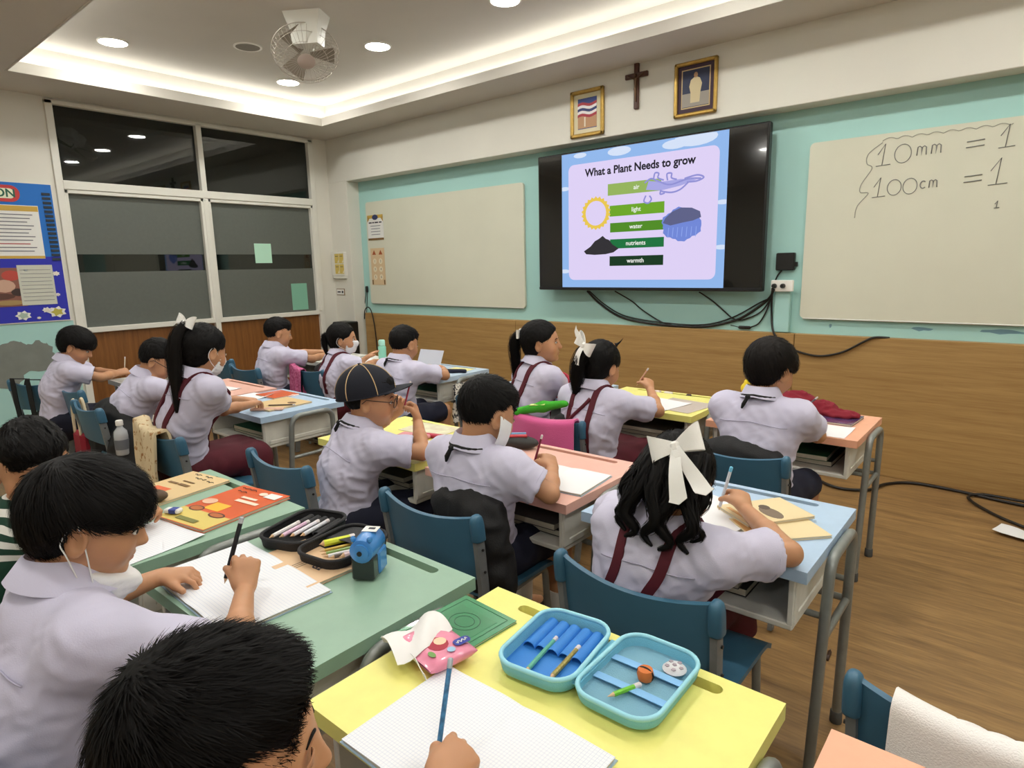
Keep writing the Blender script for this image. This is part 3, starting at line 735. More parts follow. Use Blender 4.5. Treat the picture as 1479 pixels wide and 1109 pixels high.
CURL = {'write': ([45, 50, 62, 70], [58, 60, 62, 62], [25, 30, 40, 40]), 'flat': ([8, 6, 8, 12], [12, 12, 14, 16], [8, 8, 8, 10]), 'relax': ([28, 34, 40, 44], [34, 38, 40, 44], [18, 20, 22, 24]), 'fist': ([70, 74, 76, 78], [85, 85, 85, 85], [50, 50, 50, 50])}
def add_hand(S, w, d, n, right, pose, sc=1.0):
    """w wrist, d direction to the knuckles, n out of the palm"""
    d = unit(d); n = unit(n-d*np.dot(n, d)); th = np.cross(d, n) if right else np.cross(n, d); th = unit(th)
    PL = .062*sc
    c1, c2, c3 = CURL[pose]; tips = []
    for i, (o, l) in enumerate(zip((.0225, .0075, -.0075, -.0215), (.050, .055, .051, .040))):
        base = w+d*PL*(1.0 if i in (1, 2) else .95)+th*o*sc*1.0
        S.cone(w+d*.012*sc+th*o*.55*sc, base, .0125*sc, .0090*sc, .009)
        p = base; ang = 0; L = [l*.45*sc, l*.32*sc, l*.27*sc]; spread = th*(.10*(1.2-i*.8))
        for k in range(3):
            ang += math.radians((c1, c2, c3)[k][i]); dd = unit(d*math.cos(ang)+n*math.sin(ang)+spread*(1 if pose != 'fist' else 0))
            q = p+dd*L[k]; S.cone(p, q, (.0077-.0008*k)*sc, (.0070-.0008*k)*sc, .0012); p = q
        tips.append(p)
    b0 = w+d*.016*sc+th*.017*sc
    if pose in ('write', 'fist'):
        b1 = w+d*.046*sc+th*.030*sc+n*.018*sc; b2 = b1*.45+(tips[0]+n*.002+th*.006*sc)*.55
        b1 = w+d*.048*sc+th*.034*sc+n*.022*sc; b2 = tips[0]+th*.012*sc-d*.004*sc
    else:
        b1 = w+d*.046*sc+th*.042*sc+n*.008*sc; b2 = b1+unit(d*.75+th*.55+n*.2)*.028*sc
    S.cone(b0, b1, .0125*sc, .0098*sc, .012); S.cone(b1, b2, .0092*sc, .0075*sc, .004)
    S.cone(w+d*.005, w+d*.045*sc, .016*sc, .016*sc, .014, ax=n, sc=1.45)
    return (tips[0]+b2)/2

def ik(s, w, l1, l2, hint):
    v = w-s; L = np.linalg.norm(v); tot = l1+l2
    if L > tot*.995: l1, l2 = l1*L/(tot*.995), l2*L/(tot*.995)
    v = v/L; a = (l1*l1-l2*l2+L*L)/(2*L); h = math.sqrt(max(l1*l1-a*a, 0)); hint = unit(hint-v*np.dot(hint, v))
    return s+v*a+hint*h

PEOPLE = {}
def person(label, pelvis, head, heading=0, hyaw=0, hpitch=0, hroll=0, wr=None, wl=None, pr='write', pl='flat', dr=None, dl=None, nr=None, nl=None, er=None, el=None,
           hair='short', bottom='shorts', skin=(1, 1, 1), res=.0048, strand_n=900, top='shirt', hs=1.0, sw=.128, collar=True, scarf=False, untuck=0, mask=None, seat=.385, armscale=1.0, sleeve=.62, twist=0, hair_m=None, folds=.010, brow=True, seed=1, face=True, spiky=.006, lids=False):
    """one seated child. head = centre of the skull; angles in degrees; wr / wl = wrists"""
    pelvis = V(pelvis[0], pelvis[1], seat+.075); Hc = np.array(head, float); base = (pelvis[0], pelvis[1], 0)
    t = thing('person', label, 'person', base)
    hd = math.radians(heading); fwd = V(-math.sin(hd), math.cos(hd), 0); rt = V(math.cos(hd), math.sin(hd), 0)
    R = rotz(math.radians(heading+hyaw))@rotx(math.radians(-hpitch))@roty(math.radians(hroll))      # head frame
    HL = lambda x, y, z: Hc+R@(np.array([x, y, z])*hs)
    skullbase = HL(0, -.025, -.062); up = unit(skullbase-pelvis)
    NB = skullbase-unit(up+V(0, 0, .5))*.062-fwd*.008
    td = math.radians(heading+twist); srt = V(math.cos(td), math.sin(td), 0); sf = V(-math.sin(td), math.cos(td), 0)
    shR = NB+srt*sw-V(0, 0, .042)+sf*.012; shL = NB-srt*sw-V(0, 0, .042)+sf*.012
    back = pelvis*.5+NB*.5-fwd*.028
    waist = pelvis*.72+back*.28
    chest = NB*.72+back*.28-V(0, 0, .035)
    # default rest of the arms
    if wr is None: wr = NB+fwd*.24+rt*.06-V(0, 0, .22)
    if wl is None: wl = NB+fwd*.24-rt*.06-V(0, 0, .22)
    wr = np.array(wr, float); wl = np.array(wl, float)
    l1, l2 = .185*armscale, .175*armscale
    eR = np.array(er, float) if er is not None else ik(shR, wr, l1, l2, V(0, 0, -1)+srt*.55-fwd*.1)
    eL = np.array(el, float) if el is not None else ik(shL, wl, l1, l2, V(0, 0, -1)-srt*.55-fwd*.1)
    # ---------------- body
    S = SDF()
    S.ell(HL(0, -.014, .028), np.array((.0735, .092, .082))*hs, R, .02)
    S.ell(HL(0, .022, -.018), np.array((.064, .066, .072))*hs, R, .03)
    S.ell(HL(0, .036, -.066), np.array((.038, .038, .034))*hs, R, .03)
    for s in (-1, 1):
        S.ell(HL(s*.036, .052, -.032), np.array((.026, .026, .028))*hs, R, .02)
        S.ell(HL(s*.074, -.006, -.012), np.array((.007, .019, .030))*hs, R@rotz(s*-.35), .008)
        S.ell(HL(s*.079, -.004, -.010), np.array((.004, .010, .017))*hs, R@rotz(s*-.35), .004, 's')
        S.ell(HL(s*.031, .089, .004), np.array((.017, .012, .009))*hs, R, .012, 's')
    if face:
        S.cone(HL(0, .080, .006), HL(0, .096, -.024), .007*hs, .0105*hs, .012)
        for s in (-1, 1): S.ell(HL(s*.0085, .090, -.026), np.array((.0068, .008, .006))*hs, R, .006)
        S.ell(HL(0, .080, -.050), np.array((.019, .010, .0052))*hs, R, .006); S.ell(HL(0, .078, -.059), np.array((.016, .010, .0055))*hs, R, .006)
        S.ell(HL(0, .090, -.0545), np.array((.017, .008, .0012))*hs, R, .003, 's')
        S.ell(HL(0, .070, -.084), np.array((.016, .012, .012))*hs, R, .014)
    S.cone(HL(0, -.022, -.045), NB-V(0, 0, .02), .043, .050, .025)
    S.cone(pelvis, waist, .098, .092, .04, ax=fwd, sc=1.3); S.cone(waist, back, .092, .10, .04, ax=fwd, sc=1.3); S.cone(back, chest, .10, .104, .04, ax=fwd, sc=1.35)
    S.cone(shL, shR, .036, .036, .04); S.cone(NB, shR, .036, .034, .03); S.cone(NB, shL, .036, .034, .03)
    pinch = {}
    for key, sh, e, w, pose, dd, nn in (('r', shR, eR, wr, pr, dr, nr), ('l', shL, eL, wl, pl, dl, nl)):
        S.cone(sh, e, .036, .029, .02); S.cone(e, e*.55+w*.45, .029, .0265, .012); S.cone(e*.55+w*.45, w, .0265, .0185, .012, )
        d0 = unit(w-e); dd = d0 if dd is None else unit(dd); nn = (V(0, 0, -1) if pose != 'write' else V(0, 0, -.75)+(-srt if key == 'r' else srt)*.65) if nn is None else np.array(nn, float)
        pinch[key] = add_hand(S, w, dd, nn, key == 'r', pose, .96)
    knees = []
    for s in (-1, 1):
        hip = pelvis+rt*s*.062-V(0, 0, .03); knee = hip+fwd*.30+rt*s*.035-V(0, 0, .005); ank = knee-V(0, 0, knee[2]-.075)+fwd*(-.03 if s > 0 else .02); knees.append((hip, knee, ank))
        S.cone(hip, knee, .066, .044, .03); S.cone(knee, knee*.6+ank*.4, .043, .041, .02); S.cone(knee*.6+ank*.4, ank, .041, .027, .02); S.cone(ank, ank+fwd*.10-V(0, 0, .045), .028, .024, .02)
    v, q = S.mesh(res)
    tint = np.ones((len(v), 4)); tint[:, :3] = skin
    loc = (v-Hc)@R/hs
    lip = np.exp(-(((loc[:, 0])/.017)**2+((loc[:, 1]-.085)/.012)**2+((loc[:, 2]+.055)/.008)**2)**2); tint[:, :3] *= 1-lip[:, None]*np.array([.18, .42, .38])
    for s in (-1, 1):
        ck = np.exp(-(((loc[:, 0]-s*.042)/.022)**2+((loc[:, 1]-.06)/.03)**2+((loc[:, 2]+.03)/.02)**2)); tint[:, :3] *= 1-ck[:, None]*np.array([.0, .10, .10])
    qmesh('body', v, q, M_skin, t, base, 1, tint=tint)
    P = dict(t=t, base=base, Hc=Hc, R=R, HL=HL, NB=NB, S=S, pinch=pinch, fwd=fwd, rt=rt, srt=srt, sf=sf, pelvis=pelvis, back=back, chest=chest, eR=eR, eL=eL, shR=shR, shL=shL, up=up, wr=wr, wl=wl)
    # ---------------- eyes and brows
    if face:
        for s in (-1, 1):
            b = MB(); c = HL(s*.031, .0765, .003); f = R@unit(V(s*.25, 1, 0)); A = frame_to(f, R@V(0, 0, 1))
            def eye(u, vv, c=c, A=A):
                a = (u-.5)*2; h = .0052*(1-a*a)**.7; return c+A@V(a*.0135*hs, (vv-.5)*2*h*hs, .0065*math.sqrt(max(0, 1-a*a*.8))*hs)
            b.sheet(eye, 10, 4, .002)
            eo = b.build('eyelid' if lids else 'eye', M_lid if lids else M_eyew, t, True, base)
            if not lids: b = MB(); b.lathe([(.0052*hs, .0), (.0048*hs, .0018), (.002*hs, .0026)], c+A@V(0, 0, .0062*hs), 10, A); b.build('iris', M_eyed, eo, True, base)
            b = MB(); b.tube([c+A@V(x*hs, (-y if lids else y)*hs, (.0062-abs(x)*.25)*hs) for x, y in ((-.0145, .0005), (-.007, .0048), (0, .0058), (.007, .0046), (.0145, -.0005))], [.0006, .0011, .0013, .0011, .0006], 6); b.build('eyelashes', M_eyed, t, True, base)
            if brow:
                b = MB(); pts = S.project(np.array([HL(s*x, .09, z) for x, z in ((.014, .021), (.024, .0245), (.035, .0245), (.046, .019))]), .0005); b.tube(spline(pts, 4), [.001, .0018, .002, .0021, .0021, .002, .002, .0019, .0018, .0016, .0013, .001, .0008][:13], 6); b.build('eyebrow', M_hair, t, True, base)
    # ---------------- hair
    hm = hair_m or M_hair; H = SDF(); rngs = seed
    if hair in ('short', 'crop'):
        th = .008 if hair == 'crop' else .014
        H.ell(HL(0, -.014, .030), np.array((.0745+th*.35, .093+th*.6, .083+th))*hs, R, .01); H.ell(HL(0, .030, .072), np.array((.058, .052, .030+th*.5))*hs, R, .02)
        H.half(HL(0, 0, -.012), R@V(0, .62, -1), .008); H.half(HL(0, .070-(.018 if seed == 14 else 0), 0), R@V(0, 1, -.25), .01)
        for s in (-1, 1): H.ell(HL(s*.088, .050, .0), np.array((.036, .052, .062))*hs, R, .012, 's'); H.ell(HL(s*.078, -.008, -.012), np.array((.016, .024, .036))*hs, R, .006, 's')
        crown = (0, -.07, .09); L, lift, droop = .030, spiky, .0
    elif hair in ('bowl', 'thick'):
        th = .020 if hair == 'bowl' else .018
        H.ell(HL(0, -.012, .030), np.array((.0745+th*.75, .094+th*.8, .083+th))*hs, R, .01); H.ell(HL(0, .035, .050), np.array((.070, .062, .05+th*.5))*hs, R, .02)
        H.half(HL(0, 0, -.008), R@V(0, .30, -1), .008)
        for s in (-1, 1): H.ell(HL(s*.088, .045, -.012), np.array((.03, .036, .032))*hs, R, .012, 's'); H.ell(HL(s*.086, -.004, -.016), np.array((.026, .026, .038))*hs, R, .006, 's')
        H2 = SDF(); H.ell(HL(0, -.040, -.012), np.array((.066, .066, .060))*hs, R, .012)
        for s in (-1, 1): H.ell(HL(s*.086, .002, -.022), np.array((.030, .030, .042))*hs, R, .006, 's')
        crown = (0, -.06, .10); L, lift, droop = .05, spiky, .25
    else:   # girl: combed back
        th = .012
        H.ell(HL(0, -.016, .028), np.array((.0745+th*.7, .095+th*.7, .083+th))*hs, R, .01); H.ell(HL(0, -.045, -.025), np.array((.062, .055, .06))*hs, R, .02)
        H.half(HL(0, .055, .030), R@V(0, 1, -.55), .01)
        for s in (-1, 1): H.ell(HL(s*.085, .055, -.03), np.array((.035, .050, .06))*hs, R, .012, 's'); H.ell(HL(s*.082, -.002, -.014), np.array((.016, .022, .032))*hs, R, .006, 's')
        crown = (0, .09, .10); L, lift, droop = .05, .003, .1
    hv, hq = H.mesh(.0045*hs)
    sN = vnormals(hv, hq); hv = hv+sN*(vnoise((hv-Hc)@R*np.array([160, 70, 70])+seed*7)[:, None]*.0022)
    ex = strands(H, hv, hq, R, Hc, np.array(crown)*hs, strand_n, L, .0022 if strand_n > 2500 else .004, lift, droop, seed=seed)
    P['hairsdf'] = H; P['hair'] = (hv, hq, ex, hm); P['hairobj'] = qmesh('hair', hv, hq, hm, t, base, 0, ex)
    # ---------------- top
    T = SDF(); dpt = 1.28
    lowp = pelvis-V(0, 0, .035)-up*.0
    T.cone(pelvis-up*.02, waist, .116, .108, .04, ax=fwd, sc=dpt); T.cone(waist, back, .110, .118, .04, ax=fwd, sc=dpt); T.cone(back, chest, .118, .120, .04, ax=fwd, sc=1.32)
    T.cone(shL, shR, .042, .042, .055); T.cone(shR-sf*.012, back+srt*.055, .040, .07, .06); T.cone(shL-sf*.012, back-srt*.055, .040, .07, .06); T.cone(NB-V(0, 0, .012), shR, .038, .042, .03); T.cone(NB-V(0, 0, .012), shL, .038, .042, .03)
    if untuck: T.cone(pelvis-up*(.03+untuck), waist, .135, .112, .03, ax=fwd, sc=1.2)
    ends = []
    for sh, e, sgn in ((shR, eR, 1), (shL, eL, -1)):
        a = unit(e-sh); L_ = np.linalg.norm(e-sh); end = sh+a*L_*sleeve; ends.append((end, a))
        T.sleeve(sh, end, .045, .060 if top == 'shirt' else .044, .047 if top == 'shirt' else .034, .05)
    T.cone(skullbase, NB+V(0, 0, .012), .047, .047, .004, 's')
    T.half(pelvis-up*(.035+untuck), -up, .006)
    tv, tq = T.mesh(.0055 if res < .0045 else .007); tN = vnormals(tv, tq)
    lp = np.stack([(tv-pelvis)@rt, (tv-pelvis)@fwd, (tv-pelvis)@up], 1)
    n1 = 1-np.abs(vnoise(lp*np.array([13, 13, 22])+np.array([lp[:, 2]*9, lp[:, 0]*7, lp[:, 0]*14]).T+seed*3.3))*2
    n2 = 1-np.abs(vnoise(lp*np.array([26, 26, 44])+np.array([0*lp[:, 2], lp[:, 0]*16, lp[:, 0]*-24]).T+seed*5.1))*2
    lowf = np.clip(1.15-lp[:, 2]*2.0, .35, 1)
    tv = tv+tN*((n1*.65+n2*.35)*lowf*folds)[:, None]
    P['top'] = T
    tm = M_shirt if top == 'shirt' else striped()
    P['topobj'] = qmesh('shirt' if top == 'shirt' else 'sweater', tv, tq, tm, t, base, 1)
    if collar and top == 'shirt':
        b = MB(); nu = 26; prof = [(-.004, -.012), (-.003, .020), (.001, .0265), (.006, .023), (.026, -.012), (.023, -.0135), (.003, .0195), (-.001, .0)]
        cf = frame_to(unit(up*.6+unit(skullbase-NB)), fwd)   # z along the neck
        cy = unit(fwd-cf[:, 2]*np.dot(fwd, cf[:, 2])); cx = np.cross(cy, cf[:, 2]); vs = []
        for i in range(nu+1):
            a = math.radians(-255+330*i/nu)     # from front-left round the back to front-right
            fr = max(0, math.sin(a))
            for (dr_, dz) in prof:
                r = .052+dr_*(1+.45*fr); zz = dz*(1+.3*(dz < 0)*fr)-.012*fr-.012*abs(math.cos(a))*(dr_ > .02)
                vs.append(NB+cx*(math.cos(a)*r*1.04)+cy*(math.sin(a)*r*1.08+.002)+cf[:, 2]*(zz+.036))
        n = len(prof); fs = [(i*n+k, i*n+(k+1) % n, (i+1)*n+(k+1) % n, (i+1)*n+k) for i in range(nu) for k in range(n)]+[tuple(range(n)), tuple(nu*n+k for k in range(n))[::-1]]
        b.add(vs, fs); b.build('collar', M_shirt, t, 60, base)
        if scarf:
            b = MB(); pts = []
            for i in range(21):
                a = math.radians(-250+320*i/20); fr = max(0, math.sin(a)); pts.append(NB+cx*math.cos(a)*.070+cy*math.sin(a)*.075+cf[:, 2]*(.030-.02*fr-.008*abs(math.cos(a))))
            b.tube(pts, .0055, 8)
            kx = NB-cy*.080+cf[:, 2]*.022-cx*.02
            b.box(kx, (.02, .014, .016), .005); b.tube([kx, kx-cx*.012-cy*.008-V(0, 0, .028), kx-cx*.02-cy*.004-V(0, 0, .045)], [.006, .008, .004], 8)
            b.build('neck_scarf', M_blackcloth, t, 60, base)
    if top == 'shirt':      # cuff hems and the yoke seam
        xs_ = np.linspace(-1, 1, 19); L_ = T.project(np.array([NB-sf*.10+srt*x*(sw-.005)-V(0, 0, .062+.012*abs(x)) for x in xs_]), folds*.7, 5); b = MB(); b.tube(list(L_), .0016, 5); b.build('yoke_seam', M_seam, t, True, base)
        for (end, a) in ends:
            A = frame_to(a)
            xs_ = np.linspace(0, 2*PI, 29)[:-1]; dirv = (A@np.stack([np.cos(xs_), np.sin(xs_), 0*xs_])).T; c0 = end-a*.016
            lo_ = np.full(28, .02); hi_ = np.full(28, .11)
            for _ in range(9):
                md = (lo_+hi_)/2; inside = T.eval(c0+dirv*md[:, None]) < 0; lo_ = np.where(inside, md, lo_); hi_ = np.where(inside, hi_, md)
            ring = list(c0+dirv*(lo_+.0006)[:, None])
            b = MB(); b.tube(ring, .0011, 5, closed=True); b.build('cuff_seam', M_shirt, t, True, base)
    # ---------------- bottom, socks, shoes
    B = SDF()
    if bottom == 'shorts':
        B.cone(pelvis-up*.075, pelvis-V(0, 0, .07), .112, .115, .03, ax=fwd, sc=1.2)
        for hip, knee, ank in knees: B.cone(hip, hip*.05+knee*.95, .084, .064, .03); B.half(hip*.05+knee*.95, knee-hip, .004, hip*.05+knee*.95-.1, hip*.05+knee*.95+.1)
        bv, bq = B.mesh(.009); bn = vnormals(bv, bq); bv = bv+bn*(vnoise(bv*22+seed)[:, None]*.004); qmesh('shorts', bv, bq, M_navy, t, base, 1)
    else:
        (h1, k1, a1), (h2, k2, a2) = knees
        B.cone(pelvis-up*.05, pelvis-V(0, 0, .08), .112, .13, .03, ax=fwd, sc=1.15); B.cone(h1, k1, .082, .070, .05); B.cone(h2, k2, .082, .070, .05); B.cone((h1+h2)/2, (k1+k2)/2, .08, .08, .05); B.cone(k1, k1-V(0, 0, .10), .068, .075, .04); B.cone(k2, k2-V(0, 0, .10), .068, .075, .04)
        B.half(k1-V(0, 0, .12), V(0, 0, -1), .004, k1-.16, k2+.16)
        bv, bq = B.mesh(.008); bn = vnormals(bv, bq)
        an = np.arctan2((bv-pelvis)@rt, -(bv-pelvis)@fwd+.001); ple = np.abs(((an*26/(2*PI)) % 1)-.5)*2-.5
        bv = bv+bn*((ple*np.clip((pelvis[2]+.03-bv[:, 2])*8, 0, 1))[:, None]*.006+vnoise(bv*16+seed)[:, None]*.004); qmesh('skirt', bv, bq, M_maroon, t, base, 1)
    for hip, knee, ank in knees:
        b = MB(); b.tube([ank*.62+knee*.38, ank*.8+knee*.2, ank, ank+fwd*.03-V(0, 0, .03)], [.041, .037, .032, .034], 12); b.build('sock', M_sock, t, 60, base)
        Sh = SDF(); Sh.cone(ank-V(0, 0, .045)-fwd*.02, ank-V(0, 0, .05)+fwd*.10, .034, .030, .02); Sh.half(V(0, 0, .004), V(0, 0, -1), .003)
        sv, sq = Sh.mesh(.008); qmesh('shoe', sv, sq, M_shoe, t, base, 1)
    return P

def straps(P, mtl=None, w=.026, dx0=.060, dx1=.060, cross=False):
    """braces over the shoulders, laid on the shirt"""
    T = P['top']; NB, sf, srt, pel, up = P['NB'], P['sf'], P['srt'], P['pelvis'], P['up']
    for s in (-1, 1):
        ctrl = [pel+up*.03-sf*.13+srt*s*dx1*(.7), P['back']-sf*.13+srt*s*dx0*.9, P['chest']-sf*.12+srt*s*dx0, NB-sf*.06+srt*s*dx0*1.05+V(0, 0, .03), NB+sf*.03+srt*s*dx0*1.05+V(0, 0, .04), P['chest']+sf*.13+srt*s*dx0, P['back']+sf*.14+srt*s*dx0, pel+up*.03+sf*.13+srt*s*dx1]
        C = T.project(np.array(spline(ctrl, 6)), .011, 6); 
        for _ in range(3): C[1:-1] = .5*C[1:-1]+.25*(C[:-2]+C[2:])
        C = T.project(C, .0115, 3); N = T.grad(C); Tn = np.gradient(C, axis=0); Tn /= np.linalg.norm(Tn, axis=1, keepdims=True); Sd = np.cross(N, Tn); Sd /= np.linalg.norm(Sd, axis=1, keepdims=True)
        Lp = T.project(C-Sd*w/2, .011, 3); Rp = T.project(C+Sd*w/2, .011, 3); n = len(C)
        b = MB(); rows = [Lp, C+N*.0006, Rp]
        vs = []; 
        for i in range(n): vs += [rows[0][i], rows[1][i], rows[2][i], rows[2][i]-N[i]*.012, rows[0][i]-N[i]*.012]
        fs = [(i*5+k, i*5+(k+1) % 5, (i+1)*5+(k+1) % 5, (i+1)*5+k) for i in range(n-1) for k in range(5)]+[(0, 1, 2, 3, 4)[::-1], tuple((n-1)*5+k for k in range(5))]
        b.add(vs, fs); b.build('strap', mtl or M_maroon, P['t'], 60, P['base'])
def face_mask(P, low=False, hs=1.0, ear=True, lowdz=-.062):
    S, HL, R = P['S'], P['HL'], P['R']; K = SDF()
    dz = lowdz if low else 0
    K.ell(HL(0, .024, -.022+dz*.6), np.array((.068, .071, .074) if not low else (.060, .066, .060))*hs, R, .02); K.ell(HL(0, .042, -.066+dz*.75), np.array((.046, .044, .040))*hs, R, .03); K.ell(HL(0, .085, -.025+dz), np.array((.020, .026, .022))*hs, R, .02)
    K.half(HL(0, .085, -.006+dz), R@V(0, .25, 1), .006); K.half(HL(0, .038, 0), R@V(0, -1, .18), .004); K.half(HL(0, .06, -.098+dz*.8), R@V(0, .3, -1), .004)
    v, q = K.mesh(.005); n = vnormals(v, q); z = ((v-P['Hc'])@R)[:, 2]; v = v+n*(np.sin(z*420)[:, None]*.0012); o = qmesh('face_mask', v, q, M_mask, P['t'], P['base'], 1)
    if ear:
        for s in (-1, 1):
            b = MB(); a = HL(s*.062, .040, -.025+dz); e1 = HL(s*.079, -.008, .018); e2 = HL(s*.081, -.028, -.012); e3 = HL(s*.078, -.012, -.042); c = HL(s*.056, .040, -.072+dz*.8)
            b.tube(spline([a, e1, e2, e3, c], 6), .0013, 6); b.build('ear_loop', M_mask, o, True, P['base'])
    return o
def glasses(P, m=None):
    HL, R = P['HL'], P['R']; b = MB(); g = None
    for s in (-1, 1):
        c = HL(s*.033, .097, .002); A = frame_to(R@unit(V(s*.12, 1, 0)), R@V(0, 0, 1))
        b.tube([c+A@V(x, y, 0) for x, y in rrect(.046, .034, .014, 4)], .0016, 6, closed=True)
        b.tube([HL(s*.057, .093, .008), HL(s*.079, .05, .012), HL(s*.081, -.004, .012), HL(s*.078, -.020, -.004)], .0016, 6)
    b.tube([HL(-.012, .098, .004), HL(0, .101, .006), HL(.012, .098, .004)], .0016, 6)
    o = b.build('glasses', m or M_black, P['t'], 60, P['base'])
    for s in (-1, 1):
        b = MB(); c = HL(s*.033, .097, .002); A = frame_to(R@unit(V(s*.12, 1, 0)), R@V(0, 0, 1)); b.prism(rrect(.044, .032, .014, 4), .0008, lambda p, c=c, A=A: c+A@p); b.build('lens', M_lens, o, None, P['base'])
def pencil(a, d, L, m, label, r=.0036, tip=True, cap=None, name='pencil', cat='pencil', behind=.03, group=None):
    """a = grip point, d = unit direction towards the back end"""
    d = unit(d); p0 = np.array(a)-d*behind; t = thing(name, label, cat, tuple(p0), 0, group); A = frame_to(d)
    b = MB(); b.lathe([(r, .012), (r, L-.01), (r*.8, L-.008)], n=8, R=A); b.build('barrel', m, t, 30)
    b = MB(); b.lathe([(.0006, 0), (.0012, .003), (r*.98, .013)], n=8, R=A); b.build('tip', mat('pencil_wood', 'd9b48a', .7), t, 40)
    b = MB(); b.lathe([(r*1.08, L-.012), (r*1.08, L), (r*.7, L+.002)], n=8, R=A); b.build('end_cap', cap or mat('pencil_eraser', 'd8d0d0', .6), t, 40)
    return t
# ------------------------------------------------------------------ the children
def bowR(P, yw, rl, tilt):
    """columns: right, out, up of a bow at the back of the head; rl turns it in its own plane"""
    out = -P['R'][:, 1]; out = unit(out*np.array([1, 1, .25])+V(0, 0, tilt)); out = rotz(yw)@out; rt_ = unit(np.cross(out, V(0, 0, 1))); up_ = np.cross(rt_, out)
    return np.stack([rt_, out, up_], 1)@roty(-rl)
P12 = person('girl with long curly dark hair and a big white bow, bent over the blue desk', (-.715, 1.37), (-.635, 1.37, .828), hpitch=38, hyaw=4, heading=-2, wr=(-.565, 1.64, .69), wl=(-.80, 1.62, .675), er=(-.40, 1.475, .672), el=(-.885, 1.50, .665), dr=(-.35, .5, .3), nr=(-.5, .1, -.8), hair='girl', bottom='skirt', res=.004, strand_n=2600, sleeve=.72, sw=.132)
straps(P12)
hp = P12['HL']; nb = P12['NB']
for k, (x, y, z0, L, r) in enumerate([(-.055, -.075, -.02, .13, .022), (-.03, -.095, -.02, .17, .024), (.0, -.10, -.02, .18, .026), (.03, -.095, -.02, .19, .024), (.055, -.075, -.02, .16, .022), (.07, -.05, 0, .14, .016), (-.07, -.05, 0, .12, .015)]):
    p0 = hp(x, y, z0+.06); p1 = hp(x*1.1, y-.012, z0); out = -P12['fwd']
    p2 = p1+out*.03+V(0, 0, -.04)+P12['rt']*x*.3; p3 = p2+out*.022+V(0, 0, -L*.3)+P12['rt']*(.02*(-1)**k); p4 = p3+out*.0+V(0, 0, -L*.22)+P12['rt']*(.03*(-1)**(k+1)); p5 = p4+out*.008+V(0, 0, -.02)+P12['rt']*(.025*(-1)**k)
    p2, p3, p4, p5 = P12['top'].project(np.array([p2, p3, p4, p5]), .012, 3) if k > 99 else (p2, p3, p4, p5)
    hv_, hq_ = hair_tail([p0, p1, p2, p3, p4, p5], [r, r*1.15, r, r*.75, r*.45, .004], 70, .0035, seed=20+k)
    qmesh('hair_lock', hv_, hq_, M_hair, P12['t'], P12['base'])
bow('hair_bow', P12['t'], P12['base'], hp(.030, -.128, .040), bowR(P12, 0, -.42, .15), 1.0, tails=((.10, -1), (-.38, -.95)), tl=.13, lift=.035)
pencil(P12['pinch']['r'], (.22, .0, .95), .135, mat('pen_pale', 'd9dce2', .35), 'pale mechanical pen with light blue top in the hand of the girl with a bow', .0045, cap=mat('pen_sky', '6fc3e6', .3), name='pen', cat='pen', behind=.035)

P11 = person('boy with cropped hair and a face mask hanging from his ear, at the pink desk', (-1.33, 1.42), (-1.30, 1.42, .90), hpitch=24, hyaw=-14, wr=(-1.17, 1.585, .70), wl=(-1.42, 1.665, .68), er=(-1.075, 1.44, .68), el=(-1.56, 1.56, .70), dr=(-.45, .35, .30), nr=(-.75, .2, -.5), dl=(1, -.15, -.1), pl='relax', hair='crop', res=.004, strand_n=2500, scarf=True, sleeve=.72, sw=.138)
pencil(P11['pinch']['r'], (.25, .12, .95), .13, mat('pencil_maroon', '7a1230', .4), 'dark red pencil in the hand of the boy at the pink desk')
b = MB(); h_ = P11['HL']
def mk(u, v): return h_(.079+.010*math.sin(u*3)-.020*u*v, .006+.050*v-.012*(1-u), .004-.085*u-.012*v)
b.sheet(mk, 8, 5, .002); b.build('face_mask', M_mask, P11['t'], 60, P11['base'])

P10 = person('boy in a navy cap and glasses, holding a pencil up to his face', (-1.97, 1.36), (-1.925, 1.45, .865), hpitch=8, hyaw=-32, heading=-14, wr=(-1.835, 1.60, .765), wl=(-2.02, 1.66, .765), er=(-1.71, 1.505, .68), el=(-2.12, 1.58, .69), dr=(-.35, .1, .9), nr=(-.6, -.7, .1), dl=(.3, -.1, .95), nl=(.4, -.8, 0), pl='relax', pr='write', hair='crop', res=.004, strand_n=400, scarf=True, untuck=.05, sw=.138, sleeve=.75)
glasses(P10, mat('glasses_brown', '2a1410', .3)); pencil(P10['pinch']['r'], (.12, .25, .93), .12, mat('pencil_red', 'a8324a', .4, var=.3, vscale=90), 'patterned red pencil raised by the boy in a navy cap', behind=.02)
h_ = P10['HL']; R_ = P10['R']@rotx(.30); cc = h_(0, -.020, .024)
cap = MB(); A_ = lambda x, y, z: cc+R_@V(x, y, z)
prof = [(math.cos(a), math.sin(a)) for a in np.linspace(-.10, PI/2-.04, 12)]
vs = []
for (cr, sz) in prof:
    for k in range(36):
        a = 2*PI*k/36; vs.append(A_(cr*math.cos(a)*.0925, cr*math.sin(a)*.113, sz*.106+.004))
cap.add(vs, [(i*36+k, i*36+(k+1) % 36, (i+1)*36+(k+1) % 36, (i+1)*36+k) for i in range(11) for k in range(36)]+[tuple(11*36+k for k in range(36))])
M_capnavy = mat('cap_navy', '0f1220', .85, bump=.15, bscale=300); M_pipe = mat('cap_piping', 'd8b98a', .7)
capo = cap.build('cap', M_capnavy, P10['t'], 60, P10['base'])
for k in range(6):
    a = PI/6+2*PI*k/6; b = MB(); b.tube([A_(cr*math.cos(a)*.0935, cr*math.sin(a)*.114, sz*.107+.004) for cr, sz in prof], .0016, 6); b.build('piping', M_pipe, capo, True, P10['base'])
